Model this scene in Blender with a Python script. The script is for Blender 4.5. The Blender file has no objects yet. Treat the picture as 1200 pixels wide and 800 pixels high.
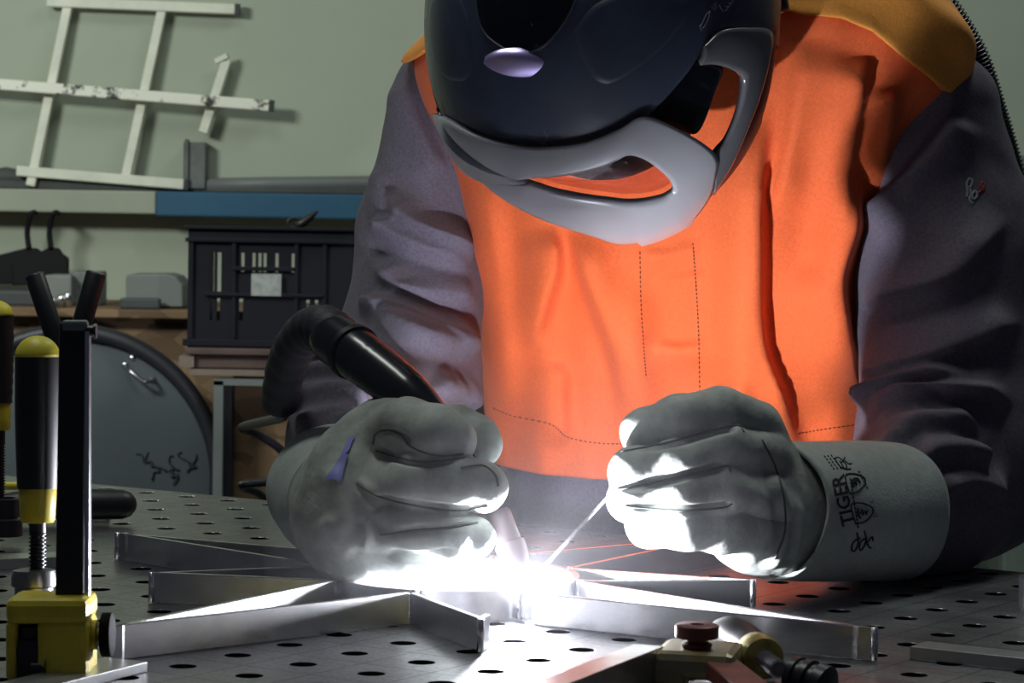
import bpy, bmesh, math, random
import numpy as np
from mathutils import Vector, Matrix, noise
from mathutils.bvhtree import BVHTree
random.seed(7)
rng = np.random.default_rng(7)
PI = math.pi
scene = bpy.context.scene
COL = scene.collection

# ------------------------------------------------------------------ camera
TZ = 0.85                                   # table top height
FPX = 3100.0                                # focal length in pixels of a 1200 x 800 frame
CAM = np.array([0.0, 0.0, TZ + 0.26678])
R_ = np.array([0.99985188, 0.00082201, 0.01719148])
U_ = np.array([-0.01721112, 0.04775353, 0.99871086])
F_ = np.array([0.0, 0.99885881, -0.04776061])
cd = bpy.data.cameras.new('camera')
cam = bpy.data.objects.new('camera', cd)
COL.objects.link(cam)
cd.sensor_width = 36.0
cd.lens = FPX * 36.0 / 1200.0
cd.clip_start = 0.05
cd.dof.use_dof = True
cd.dof.focus_distance = 1.86
cd.dof.aperture_fstop = 26.0
cam.matrix_world = Matrix(((R_[0], U_[0], -F_[0], CAM[0]), (R_[1], U_[1], -F_[1], CAM[1]), (R_[2], U_[2], -F_[2], CAM[2]), (0, 0, 0, 1)))
scene.camera = cam

# ------------------------------------------------------------------ world, lamps, exposure
vs = scene.view_settings
vs.view_transform = 'Standard'
vs.look = 'None'
vs.exposure = 0.0
vs.gamma = 1.0
vs.use_curve_mapping = False
world = bpy.data.worlds.new('workshop_ambient')
scene.world = world
world.use_nodes = True
bg = world.node_tree.nodes['Background']
bg.inputs[0].default_value = (0.55, 0.62, 0.85, 1)
bg.inputs[1].default_value = 0.04


def area(name, loc, target, sx, sy, power, color):
    ld = bpy.data.lights.new(name, 'AREA')
    ld.shape = 'RECTANGLE'
    ld.size, ld.size_y, ld.energy, ld.color = sx, sy, power, color
    o = bpy.data.objects.new(name, ld)
    o.location = loc
    o.rotation_euler = (Vector(target) - Vector(loc)).to_track_quat('-Z', 'Y').to_euler()
    COL.objects.link(o)
    return o


area('ceiling_lamp_bench', (-0.55, 1.85, 2.9), (-0.1, 2.1, 0.9), 1.2, 0.3, 11.5, (0.93, 1.0, 0.93))
area('unseen_work_lamp_wall', (-1.25, 2.75, 1.70), (-0.50, 4.3, 1.1), 0.35, 0.2, 14, (0.93, 1.0, 0.90))  # unseen work lamp standing low, well below the ceiling, aimed at the wall
area('ceiling_lamp_aisle', (0.75, 2.75, 2.7), (0.45, 2.9, 1.0), 0.9, 0.25, 9, (0.9, 1.0, 0.93))
ARC_POWER = 14.0


# ------------------------------------------------------------------ helpers
def W(x, y, d):                             # photo pixel + distance along the optical axis -> world
    return CAM + d * (F_ + R_ * (x - 600.0) / FPX - U_ * (y - 400.0) / FPX)


def TB(x, y, h=0.0):                        # photo pixel -> point at height h above the table top
    d = F_ + R_ * (x - 600.0) / FPX - U_ * (y - 400.0) / FPX
    t = (TZ + h - CAM[2]) / d[2]
    return CAM + d * t


def PX(P):
    d = np.asarray(P) - CAM
    z = d @ F_
    return np.stack([600 + FPX * (d @ R_) / z, 400 - FPX * (d @ U_) / z], -1)


def unit(v):
    v = np.asarray(v, float)
    return v / (np.linalg.norm(v) + 1e-12)


MATS = {}


def mat(name, col, rough=0.6, metal=0.0, var=0.0, vscale=30.0, bump=0.0, bscale=200.0, kind='noise', dist=0.001, sheen=0.0, coat=0.0, aniso=None, col2=None, trans=0.0, spec=None, ramp=(0.32, 0.68)):
    if name in MATS:
        return MATS[name]
    m = bpy.data.materials.new(name)
    m.use_nodes = True
    nt = m.node_tree
    b = nt.nodes['Principled BSDF']
    b.inputs['Base Color'].default_value = (*col, 1)
    b.inputs['Roughness'].default_value = rough
    b.inputs['Metallic'].default_value = metal
    if spec is not None:
        b.inputs['Specular IOR Level'].default_value = spec
    if sheen:
        b.inputs['Sheen Weight'].default_value = sheen
    if coat:
        b.inputs['Coat Weight'].default_value = coat
        b.inputs['Coat Roughness'].default_value = 0.1
    if trans:
        b.inputs['Transmission Weight'].default_value = trans
    tc = nt.nodes.new('ShaderNodeTexCoord')
    if var:
        n = nt.nodes.new('ShaderNodeTexNoise')
        n.inputs['Scale'].default_value = vscale
        n.inputs['Detail'].default_value = 6
        n.inputs['Roughness'].default_value = 0.65
        nt.links.new(tc.outputs['Object'], n.inputs['Vector'])
        r = nt.nodes.new('ShaderNodeValToRGB')
        c2 = col2 if col2 else tuple(c * (1 - var) for c in col)
        c1 = col if col2 else tuple(min(1, c * (1 + var * 0.6)) for c in col)
        r.color_ramp.elements[0].position, r.color_ramp.elements[1].position = ramp
        r.color_ramp.elements[0].color = (*c2, 1)
        r.color_ramp.elements[1].color = (*c1, 1)
        nt.links.new(n.outputs['Fac'], r.inputs['Fac'])
        nt.links.new(r.outputs['Color'], b.inputs['Base Color'])
    if bump:
        if kind == 'twill':
            t = nt.nodes.new('ShaderNodeTexWave')
            t.inputs['Scale'].default_value = bscale
            t.inputs['Distortion'].default_value = 1.5
            t.inputs['Detail'].default_value = 1.0
            t.bands_direction = 'DIAGONAL'
        else:
            t = nt.nodes.new('ShaderNodeTexNoise')
            t.inputs['Scale'].default_value = bscale
            t.inputs['Detail'].default_value = 5
        if aniso:
            mp = nt.nodes.new('ShaderNodeMapping')
            mp.inputs['Scale'].default_value = aniso
            nt.links.new(tc.outputs['Object'], mp.inputs['Vector'])
            nt.links.new(mp.outputs['Vector'], t.inputs['Vector'])
        else:
            nt.links.new(tc.outputs['Object'], t.inputs['Vector'])
        bp = nt.nodes.new('ShaderNodeBump')
        bp.inputs['Strength'].default_value = bump
        bp.inputs['Distance'].default_value = dist
        nt.links.new(t.outputs['Fac'], bp.inputs['Height'])
        nt.links.new(bp.outputs['Normal'], b.inputs['Normal'])
    MATS[name] = m
    return m


def glass(name, col, rough=0.02):
    m = bpy.data.materials.new(name)
    m.use_nodes = True
    nt = m.node_tree
    for n in list(nt.nodes):
        nt.nodes.remove(n)
    o = nt.nodes.new('ShaderNodeOutputMaterial')
    mx = nt.nodes.new('ShaderNodeMixShader')
    fr = nt.nodes.new('ShaderNodeFresnel')
    fr.inputs['IOR'].default_value = 1.5
    t = nt.nodes.new('ShaderNodeBsdfTransparent')
    t.inputs['Color'].default_value = (*col, 1)
    g = nt.nodes.new('ShaderNodeBsdfGlossy')
    g.inputs['Roughness'].default_value = rough
    mx.inputs[0].default_value = 0.08
    nt.links.new(t.outputs[0], mx.inputs[1])
    nt.links.new(g.outputs[0], mx.inputs[2])
    nt.links.new(mx.outputs[0], o.inputs['Surface'])
    return m


def mk(name, V, Fc, material, parent=None, smooth=True, angle=None, bevel=0.0, solid=0.0, offset=-1.0, recalc=False):
    me = bpy.data.meshes.new(name)
    me.from_pydata([tuple(map(float, v)) for v in V], [], [tuple(map(int, f)) for f in Fc])
    return mko(name, me, material, parent, smooth, angle, bevel, solid, offset, recalc)


def mko(name, me, material, parent=None, smooth=True, angle=None, bevel=0.0, solid=0.0, offset=-1.0, recalc=False):
    if recalc:
        bm = bmesh.new()
        bm.from_mesh(me)
        bmesh.ops.remove_doubles(bm, verts=bm.verts, dist=1e-6)
        bmesh.ops.recalc_face_normals(bm, faces=bm.faces)
        bm.to_mesh(me)
        bm.free()
    me.validate()
    if smooth:
        me.polygons.foreach_set('use_smooth', [True] * len(me.polygons))
    if angle is not None:
        me.set_sharp_from_angle(angle=math.radians(angle))
    me.materials.append(material)
    o = bpy.data.objects.new(name, me)
    COL.objects.link(o)
    if parent is not None:
        o.parent = parent
        o.matrix_parent_inverse = parent.matrix_world.inverted()
    if solid:
        md = o.modifiers.new('thickness', 'SOLIDIFY')
        md.thickness = solid
        md.offset = offset
    if bevel:
        md = o.modifiers.new('bevel', 'BEVEL')
        md.width = bevel
        md.segments = 2
        md.limit_method = 'ANGLE'
        md.angle_limit = math.radians(40)
    return o


def tag(o, label=None, cat=None, group=None, kind=None):
    if label:
        o['label'] = label
    if cat:
        o['category'] = cat
    if group:
        o['group'] = group
    if kind:
        o['kind'] = kind
    return o


def empty(name, loc):
    o = bpy.data.objects.new(name, None)
    o.location = tuple(map(float, loc))
    o.empty_display_size = 0.05
    COL.objects.link(o)
    bpy.context.view_layer.update()
    return o


class G:                                    # geometry collector
    def __init__(s):
        s.V, s.F = [], []

    def add(s, V, Fc):
        n = len(s.V)
        s.V += [tuple(v) for v in V]
        s.F += [tuple(i + n for i in f) for f in Fc]
        return s

    def box(s, c, size, M=None):
        hx, hy, hz = [q / 2 for q in size]
        P = np.array([(x, y, z) for x in (-hx, hx) for y in (-hy, hy) for z in (-hz, hz)])
        if M is not None:
            P = P @ np.asarray(M).T
        P = P + np.asarray(c)
        return s.add(P, [(0, 1, 3, 2), (4, 6, 7, 5), (0, 4, 5, 1), (2, 3, 7, 6), (0, 2, 6, 4), (1, 5, 7, 3)])

    def bar(s, a, b, w, t, up=(0, 0, 1)):    # box from a to b, width w across, t along up
        a, b = np.asarray(a, float), np.asarray(b, float)
        x = unit(b - a)
        y = unit(np.cross(up, x))
        z = np.cross(x, y)
        return s.box((a + b) / 2, (np.linalg.norm(b - a), w, t), np.stack([x, y, z], 1))

    def prism(s, poly, o, x, y, n, depth):   # polygon in plane (x, y) at o, extruded along n
        o, x, y, n = [np.asarray(q, float) for q in (o, x, y, n)]
        a = [o + x * p[0] + y * p[1] for p in poly]
        k = len(a)
        return s.add(a + [q + n * depth for q in a], [tuple(range(k))[::-1], tuple(range(k, 2 * k))] + [(i, (i + 1) % k, k + (i + 1) % k, k + i) for i in range(k)])

    def tube(s, pts, rad, seg=16, caps=True, sq=None):
        pts = [np.asarray(p, float) for p in pts]
        n = len(pts)
        if not hasattr(rad, '__len__'):
            rad = [rad] * n
        T = [unit(pts[min(i + 1, n - 1)] - pts[max(i - 1, 0)]) for i in range(n)]
        u = unit(np.cross(T[0], (0.3, 0.2, 0.93)))
        V, Fc = [], []
        for i in range(n):
            u = unit(u - T[i] * (u @ T[i]))
            w = np.cross(T[i], u)
            for k in range(seg):
                a = 2 * PI * k / seg
                V.append(pts[i] + rad[i] * (math.cos(a) * u + math.sin(a) * w))
        for i in range(n - 1):
            for k in range(seg):
                Fc.append((i * seg + k, i * seg + (k + 1) % seg, (i + 1) * seg + (k + 1) % seg, (i + 1) * seg + k))
        if caps:
            Fc.append(tuple(range(seg))[::-1])
            Fc.append(tuple(range((n - 1) * seg, n * seg)))
        return s.add(V, Fc)

    def lathe(s, o, axis, prof, seg=28):     # prof: list of (distance along the axis, radius)
        o, axis = np.asarray(o, float), unit(axis)
        u = unit(np.cross(axis, (0.12, 0.95, 0.3)))
        w = np.cross(axis, u)
        V, Fc = [], []
        for (t, r) in prof:
            for k in range(seg):
                a = 2 * PI * k / seg
                V.append(o + axis * t + max(r, 1e-5) * (math.cos(a) * u + math.sin(a) * w))
        for i in range(len(prof) - 1):
            for k in range(seg):
                Fc.append((i * seg + k, i * seg + (k + 1) % seg, (i + 1) * seg + (k + 1) % seg, (i + 1) * seg + k))
        Fc.append(tuple(range(seg))[::-1])
        Fc.append(tuple(range((len(prof) - 1) * seg, len(prof) * seg)))
        return s.add(V, Fc)

    def build(s, name, material, parent=None, **k):
        return mk(name, s.V, s.F, material, parent, **k)


def spline(pts, n):
    P = np.array(pts, float)
    P = np.vstack([2 * P[0] - P[1], P, 2 * P[-1] - P[-2]])
    out = []
    m = len(P) - 3
    for q in np.linspace(0, m - 1e-6, n):
        i = int(q)
        t = q - i
        a, b, c, d = P[i:i + 4]
        out.append(0.5 * ((2 * b) + (c - a) * t + (2 * a - 5 * b + 4 * c - d) * t * t + (3 * b - a - 3 * c + d) * t ** 3))
    return np.array(out)


# ---- signed distance fields meshed with surface nets
def cone(P, a, b, ra, rb):
    a, b = np.asarray(a, float), np.asarray(b, float)
    ba = b - a
    h = np.clip(((P - a) @ ba) / (ba @ ba), 0, 1)
    return np.linalg.norm(P - a - h[:, None] * ba, axis=1) - (ra + (rb - ra) * h)


def ellip(P, c, ax, r):                     # ax: 3x3 rows = axes
    q = (P - np.asarray(c)) @ np.asarray(ax).T / np.asarray(r)
    k = np.linalg.norm(q, axis=1)
    return (k - 1) * min(r)


def smin(a, b, k):
    h = np.clip(0.5 + 0.5 * (b - a) / k, 0, 1)
    return b + (a - b) * h - k * h * (1 - h)


def nets(fn, lo, hi, res):
    lo, hi = np.asarray(lo, float), np.asarray(hi, float)
    n = np.ceil((hi - lo) / res).astype(int) + 1
    ax = [lo[i] + res * np.arange(n[i]) for i in range(3)]
    K = 4
    m = (n + K - 1) // K
    cax = [lo[i] + res * (np.arange(m[i]) * K + (K - 1) / 2) for i in range(3)]
    P = np.stack(np.meshgrid(*cax, indexing='ij'), -1)
    Dc = fn(P.reshape(-1, 3)).reshape(tuple(m))
    D = Dc.repeat(K, 0).repeat(K, 1).repeat(K, 2)[:n[0], :n[1], :n[2]].copy()
    near = np.argwhere(np.abs(D) < res * K * 1.6)
    for i in range(0, len(near), 300000):
        q = near[i:i + 300000]
        D[tuple(q.T)] = fn(lo + res * q)
    S = D < 0
    c = [S[i:n[0] - 1 + i, j:n[1] - 1 + j, k:n[2] - 1 + k] for i in (0, 1) for j in (0, 1) for k in (0, 1)]
    tot = sum(q.astype(np.int8) for q in c)
    act = (tot > 0) & (tot < 8)
    idx = np.argwhere(act)
    ids = -np.ones(act.shape, int)
    ids[tuple(idx.T)] = np.arange(len(idx))
    cor = np.array([(i, j, k) for i in (0, 1) for j in (0, 1) for k in (0, 1)])
    vals = np.stack([D[tuple((idx + q).T)] for q in cor], 1)
    acc = np.zeros((len(idx), 3))
    cnt = np.zeros(len(idx))
    for a in range(8):
        for b in range(a + 1, 8):
            if np.abs(cor[a] - cor[b]).sum() != 1:
                continue
            va, vb = vals[:, a], vals[:, b]
            m = (va < 0) != (vb < 0)
            t = np.where(m, va / np.where(m, va - vb, 1), 0)
            acc += m[:, None] * (cor[a] + t[:, None] * (cor[b] - cor[a]))
            cnt += m
    V = lo + res * (idx + acc / cnt[:, None])
    quads = []
    for d in range(3):
        e1, e2 = (d + 1) % 3, (d + 2) % 3
        sl0 = [slice(1, n[i] - 1) for i in range(3)]
        sl0[d] = slice(0, n[d] - 1)
        sl1 = list(sl0)
        sl1[d] = slice(1, n[d])
        A, Bq = S[tuple(sl0)], S[tuple(sl1)]
        for flip in (0, 1):
            E_ = np.argwhere((A & ~Bq) if not flip else (~A & Bq))
            if not len(E_):
                continue
            base = E_ + 1
            base[:, d] -= 1
            o1 = np.zeros(3, int)
            o1[e1] = 1
            o2 = np.zeros(3, int)
            o2[e2] = 1
            q = [ids[tuple((base - s).T)] for s in (o1 + o2, o2, np.zeros(3, int), o1)]
            q = np.stack(q, 1)
            quads.append(q[:, ::-1] if flip else q)
    Q = np.vstack(quads)
    Q = Q[(Q >= 0).all(1)]
    return V, Q


def mesh_np(name, V, Q):
    me = bpy.data.meshes.new(name)
    me.vertices.add(len(V))
    me.vertices.foreach_set('co', np.asarray(V, np.float32).ravel())
    me.loops.add(Q.size)
    me.loops.foreach_set('vertex_index', Q.ravel().astype(np.int32))
    me.polygons.add(len(Q))
    me.polygons.foreach_set('loop_start', np.arange(0, Q.size, Q.shape[1], dtype=np.int32))
    me.update(calc_edges=True)
    return me


def vnorm(V, Q):
    n = np.cross(V[Q[:, 2]] - V[Q[:, 0]], V[Q[:, 3]] - V[Q[:, 1]])
    N = np.zeros_like(V)
    for k in range(4):
        np.add.at(N, Q[:, k], n)
    return N / (np.linalg.norm(N, axis=1)[:, None] + 1e-12)


def relax(V, Q, it=2):
    for _ in range(it):
        S = np.zeros_like(V)
        c = np.zeros(len(V))
        for k in range(4):
            for j in (1, 3):
                np.add.at(S, Q[:, k], V[Q[:, (k + j) % 4]])
                np.add.at(c, Q[:, k], 1)
        V = 0.5 * V + 0.5 * S / c[:, None]
    return V


def fold(uv, poly, amp, ws, wf, side=1, fade=0.2):
    """cloth fold along a polyline: steep on one side (ws), soft on the other (wf)"""
    P = spline(poly, 24)
    best = np.full(len(uv), 1e9)
    sd = np.zeros(len(uv))
    tt = np.zeros(len(uv))
    for i in range(len(P) - 1):
        a, b = P[i], P[i + 1]
        ba = b - a
        h = np.clip(((uv - a) @ ba) / (ba @ ba + 1e-9), 0, 1)
        q = uv - a - h[:, None] * ba
        d = np.hypot(q[:, 0], q[:, 1])
        s = np.sign(ba[0] * q[:, 1] - ba[1] * q[:, 0]) * side
        m = d < best
        best = np.where(m, d, best)
        sd = np.where(m, s * d, sd)
        tt = np.where(m, (i + h) / (len(P) - 1), tt)
    f = np.clip(np.minimum(tt, 1 - tt) / fade, 0, 1)
    f = f * f * (3 - 2 * f)
    prof = np.where(sd > 0, np.exp(-(sd / wf) ** 2), np.exp(-(sd / ws) ** 2))
    return amp * f * prof


def nz(P, s, seed=0.0):                     # cheap smooth numpy noise
    q = P * s + seed
    return (np.sin(q[:, 0] * 1.7 + 1.3 * np.sin(q[:, 1] * 1.1 + seed)) + np.sin(q[:, 1] * 1.9 + 1.2 * np.sin(q[:, 2] * 1.3)) + np.sin(q[:, 2] * 1.6 + 1.4 * np.sin(q[:, 0] * 0.9))) / 3


# ------------------------------------------------------------------ materials
M_wall = mat('painted_wall', (0.40, 0.44, 0.36), 0.8, var=0.06, vscale=3, bump=0.15, bscale=120)
M_floor = mat('concrete_floor', (0.2, 0.2, 0.2), 0.8, var=0.2, vscale=4, bump=0.2, bscale=60)
M_alu = mat('brushed_aluminium', (0.80, 0.80, 0.82), 0.26, 1.0, var=0.10, vscale=60, bump=0.08, bscale=250, aniso=(1, 1, 12))
M_steel = mat('bright_steel', (0.62, 0.62, 0.64), 0.25, 1.0)
M_black = mat('black_oxide_steel', (0.012, 0.012, 0.018), 0.38, 0.0, bump=0.05, bscale=300)
M_rubber = mat('black_plastic', (0.010, 0.010, 0.014), 0.45)
M_yellow = mat('yellow_paint', (0.60, 0.48, 0.035), 0.42, var=0.25, vscale=45, bump=0.08, bscale=160)
M_ylw = mat('yellow_plastic', (0.75, 0.64, 0.05), 0.45)
M_orange = mat('orange_twill', (0.83, 0.145, 0.036), 0.85, var=0.14, vscale=420, bump=0.3, bscale=700, dist=0.0008, sheen=0.05)
M_yoke = mat('room_lit_twill', (0.95, 0.36, 0.055), 0.85, var=0.14, vscale=420, bump=0.3, bscale=700, dist=0.0008, sheen=0.05)  # same twill as the front; the amber tone paints in the room light
M_grey = mat('grey_twill', (0.125, 0.108, 0.148), 0.85, var=0.30, vscale=380, bump=0.3, bscale=700, dist=0.0008, sheen=0.03)
M_body = mat('dark_workwear', (0.10, 0.09, 0.12), 0.9, var=0.2, vscale=50, bump=0.3, bscale=300)
M_leather = mat('glove_leather', (0.44, 0.47, 0.44), 0.62, var=0.38, vscale=26, bump=0.45, bscale=210, dist=0.0012)
M_cuff = mat('split_leather', (0.40, 0.44, 0.42), 0.9, var=0.12, vscale=120, bump=0.5, bscale=420, dist=0.001)
M_ink = mat('black_ink', (0.012, 0.012, 0.018), 0.8)
M_shell = mat('helmet_black', (0.042, 0.056, 0.098), 0.48, var=0.25, vscale=30, bump=0.03, bscale=150, coat=0.3)
M_lens = mat('visor_black', (0.004, 0.005, 0.010), 0.10)
M_silver = mat('silver_paint', (0.56, 0.57, 0.62), 0.32, 0.25)
M_lilac = mat('coated_lens', (0.62, 0.52, 0.95), 0.30, 0.85)
M_label = mat('lilac_label', (0.30, 0.30, 0.72), 0.6)


def table_material():
    m = bpy.data.materials.new('ground_steel_plate')
    m.use_nodes = True
    nt = m.node_tree
    b = nt.nodes['Principled BSDF']
    b.inputs['Metallic'].default_value = 1.0
    tc = nt.nodes.new('ShaderNodeTexCoord')
    n = nt.nodes.new('ShaderNodeTexNoise')
    n.inputs['Scale'].default_value = 14
    n.inputs['Detail'].default_value = 8
    n.inputs['Roughness'].default_value = 0.7
    nt.links.new(tc.outputs['Object'], n.inputs['Vector'])
    r = nt.nodes.new('ShaderNodeValToRGB')
    r.color_ramp.elements[0].position, r.color_ramp.elements[1].position = 0.3, 0.72
    r.color_ramp.elements[0].color = (0.26, 0.26, 0.285, 1)
    r.color_ramp.elements[1].color = (0.48, 0.48, 0.49, 1)
    nt.links.new(n.outputs['Fac'], r.inputs['Fac'])
    # scribed grid half way between the hole rows (object x, y are in grid units of 5 cm)
    sx = nt.nodes.new('ShaderNodeSeparateXYZ')
    nt.links.new(tc.outputs['Object'], sx.inputs[0])
    lines = []
    for ax in (0, 1):
        fr = nt.nodes.new('ShaderNodeMath')
        fr.operation = 'MULTIPLY'
        fr.inputs[1].default_value = 20.0
        nt.links.new(sx.outputs[ax], fr.inputs[0])
        f2 = nt.nodes.new('ShaderNodeMath')
        f2.operation = 'FRACT'
        nt.links.new(fr.outputs[0], f2.inputs[0])
        s2 = nt.nodes.new('ShaderNodeMath')
        s2.operation = 'SUBTRACT'
        s2.inputs[1].default_value = 0.5
        nt.links.new(f2.outputs[0], s2.inputs[0])
        ab = nt.nodes.new('ShaderNodeMath')
        ab.operation = 'ABSOLUTE'
        nt.links.new(s2.outputs[0], ab.inputs[0])
        lt = nt.nodes.new('ShaderNodeMath')
        lt.operation = 'LESS_THAN'
        lt.inputs[1].default_value = 0.010
        nt.links.new(ab.outputs[0], lt.inputs[0])
        lines.append(lt)
    mxm = nt.nodes.new('ShaderNodeMath')
    mxm.operation = 'MAXIMUM'
    nt.links.new(lines[0].outputs[0], mxm.inputs[0])
    nt.links.new(lines[1].outputs[0], mxm.inputs[1])
    mix = nt.nodes.new('ShaderNodeMix')
    mix.data_type = 'RGBA'
    nt.links.new(mxm.outputs[0], mix.inputs['Factor'])
    # fine ground scratches and grain
    mp = nt.nodes.new('ShaderNodeMapping')
    mp.inputs['Scale'].default_value = (9, 190, 1)
    mp.inputs['Rotation'].default_value = (0, 0, 0.25)
    nt.links.new(tc.outputs['Object'], mp.inputs['Vector'])
    ns = nt.nodes.new('ShaderNodeTexNoise')
    ns.inputs['Scale'].default_value = 4
    ns.inputs['Detail'].default_value = 8
    ns.inputs['Roughness'].default_value = 0.75
    nt.links.new(mp.outputs['Vector'], ns.inputs['Vector'])
    nf = nt.nodes.new('ShaderNodeTexNoise')
    nf.inputs['Scale'].default_value = 330
    nf.inputs['Detail'].default_value = 4
    nt.links.new(tc.outputs['Object'], nf.inputs['Vector'])
    ad = nt.nodes.new('ShaderNodeMath')
    ad.operation = 'ADD'
    nt.links.new(ns.outputs['Fac'], ad.inputs[0])
    nt.links.new(nf.outputs['Fac'], ad.inputs[1])
    m2 = nt.nodes.new('ShaderNodeMapRange')
    m2.inputs['From Min'].default_value = 0.65
    m2.inputs['From Max'].default_value = 1.35
    m2.inputs['To Min'].default_value = 0.45
    m2.inputs['To Max'].default_value = 1.35
    nt.links.new(ad.outputs[0], m2.inputs['Value'])
    ml_ = nt.nodes.new('ShaderNodeMix')
    ml_.data_type = 'RGBA'
    ml_.blend_type = 'MULTIPLY'
    ml_.inputs['Factor'].default_value = 1.0
    nt.links.new(r.outputs['Color'], ml_.inputs['A'])
    nt.links.new(m2.outputs['Result'], ml_.inputs['B'])
    nt.links.new(ml_.outputs['Result'], mix.inputs['A'])
    mix.inputs['B'].default_value = (0.05, 0.05, 0.06, 1)
    nt.links.new(mix.outputs['Result'], b.inputs['Base Color'])
    n2 = nt.nodes.new('ShaderNodeTexNoise')
    n2.inputs['Scale'].default_value = 9
    n2.inputs['Detail'].default_value = 7
    nt.links.new(tc.outputs['Object'], n2.inputs['Vector'])
    mr = nt.nodes.new('ShaderNodeMapRange')
    mr.inputs['To Min'].default_value = 0.24
    mr.inputs['To Max'].default_value = 0.44
    nt.links.new(n2.outputs['Fac'], mr.inputs['Value'])
    nt.links.new(mr.outputs['Result'], b.inputs['Roughness'])
    n3 = nt.nodes.new('ShaderNodeTexNoise')
    n3.inputs['Scale'].default_value = 160
    n3.inputs['Detail'].default_value = 6
    nt.links.new(tc.outputs['Object'], n3.inputs['Vector'])
    bp = nt.nodes.new('ShaderNodeBump')
    bp.inputs['Strength'].default_value = 0.25
    bp.inputs['Distance'].default_value = 0.001
    nt.links.new(n3.outputs['Fac'], bp.inputs['Height'])
    nt.links.new(bp.outputs['Normal'], b.inputs['Normal'])
    return m


def osb_material():
    m = bpy.data.materials.new('oriented_strand_board')
    m.use_nodes = True
    nt = m.node_tree
    b = nt.nodes['Principled BSDF']
    b.inputs['Roughness'].default_value = 0.75
    tc = nt.nodes.new('ShaderNodeTexCoord')
    v = nt.nodes.new('ShaderNodeTexVoronoi')
    v.inputs['Scale'].default_value = 26
    v.inputs['Randomness'].default_value = 1
    mp = nt.nodes.new('ShaderNodeMapping')
    mp.inputs['Scale'].default_value = (1, 1, 2.2)
    mp.inputs['Rotation'].default_value = (0, 0.5, 0)
    nt.links.new(tc.outputs['Object'], mp.inputs['Vector'])
    nt.links.new(mp.outputs['Vector'], v.inputs['Vector'])
    r = nt.nodes.new('ShaderNodeValToRGB')
    r.color_ramp.elements[0].color = (0.09, 0.052, 0.026, 1)
    r.color_ramp.elements[1].color = (0.24, 0.15, 0.082, 1)
    sx = nt.nodes.new('ShaderNodeSeparateXYZ')
    nt.links.new(v.outputs['Color'], sx.inputs[0])
    nt.links.new(sx.outputs[0], r.inputs['Fac'])
    nt.links.new(r.outputs['Color'], b.inputs['Base Color'])
    return m


M_plate = table_material()
M_osb = osb_material()

# ------------------------------------------------------------------ setting
WD = 4.3                                    # distance of the back wall


def slab(name, x0, x1, y0, y1, z0, z1, m, parent=None, bevel=0.0):
    return G().box(((x0 + x1) / 2, (y0 + y1) / 2, (z0 + z1) / 2), (x1 - x0, y1 - y0, z1 - z0)).build(name, m, parent, smooth=False, bevel=bevel)


tag(slab('floor', -3.2, 3.2, -0.6, WD + 0.2, -0.1, 0.0, M_floor), kind='structure')
tag(slab('wall_back', -3.2, 3.2, WD, WD + 0.15, 0, 3.0, M_wall), kind='structure')


def at(x, y, d):
    return W(x, y, d)


# wall trunking: pale run and blue run, with the dark ledge on top of it
M_trunk = mat('pale_trunking', (0.34, 0.37, 0.30), 0.6, var=0.08, vscale=8)
M_blue = mat('blue_trunking', (0.010, 0.085, 0.17), 0.55, var=0.12, vscale=10)
M_ledge = mat('grey_ledge', (0.07, 0.075, 0.075), 0.7, var=0.3, vscale=9)
dT = WD - 0.07


def zpx(x, y, d):
    return float(W(x, y, d)[2])


xa, xb, xc = W(-250, 235, dT)[0], W(183, 235, dT)[0], W(1600, 235, dT)[0]
z1, z0 = zpx(183, 224, dT), zpx(183, 251, dT)
tag(slab('trim_1', xa, xb, dT, WD, z0, z1, M_trunk, bevel=0.003), kind='structure')
tag(slab('trim_2', xb, xc, dT, WD, z0 - 0.003, z1, M_blue, bevel=0.003), kind='structure')
z2 = zpx(300, 208, WD - 0.05)
tag(slab('wall_ledge', xa, xc, WD - 0.03, WD, z1, z1 + 0.014, M_ledge, bevel=0.003), 'dark grey ledge running along the wall above the blue strip', 'ledge')

# ladder frame hanging over the ledge
M_lad = mat('painted_ladder', (0.80, 0.80, 0.68), 0.5, var=0.75, vscale=16, col2=(0.62, 0.63, 0.55))
M_ladb = mat('blotched_ladder', (0.82, 0.82, 0.72), 0.45, var=0.9, vscale=24, col2=(0.02, 0.02, 0.02), ramp=(0.40, 0.46))
M_lads = mat('ladder_end_cap', (0.02, 0.02, 0.02), 0.5)
ld = WD - 0.045
lad = empty('ladder_frame', W(120, 205, ld))
tag(lad, 'pale metal ladder frame with cross bars hanging on the back wall', 'ladder')
for a, b, w, dd, mm in (((55, 2), (276, 11), 12, 0.0, M_lad), ((-60, 94), (316, 124), 13, -0.02, M_ladb), ((20, 200), (216, 216), 12, 0.0, M_lad)):
    g = G()
    g.bar(W(*a, ld + dd), W(*b, ld + dd), 0.016, w * ld / FPX, up=(0, 0, 1))
    rr = g.build('rail', mm, lad, smooth=False, bevel=0.002)
    e = W(*b, ld + dd)
    g = G()
    dirn = unit(W(*b, ld) - W(*a, ld))
    g.bar(e, e + dirn * 0.007, 0.0165, w * ld / FPX * 1.04)
    g.build('end_cap', M_lads, rr, smooth=False)
for a, b, w in (((80, 6), (36, 218), 11), ((190, 12), (148, 206), 11), ((266, 70), (238, 156), 11)):
    g = G()
    g.bar(W(*a, ld + 0.003), W(*b, ld + 0.003), w * ld / FPX, 0.014, up=(0, 1, 0))
    g.build('rung', M_lad, lad, smooth=False, bevel=0.002)
g = G()
g.bar(W(253, 72, ld), W(267, 65, ld - 0.008), 0.007, 0.008)
g.build('hook', M_lad, lad, smooth=False)

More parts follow.
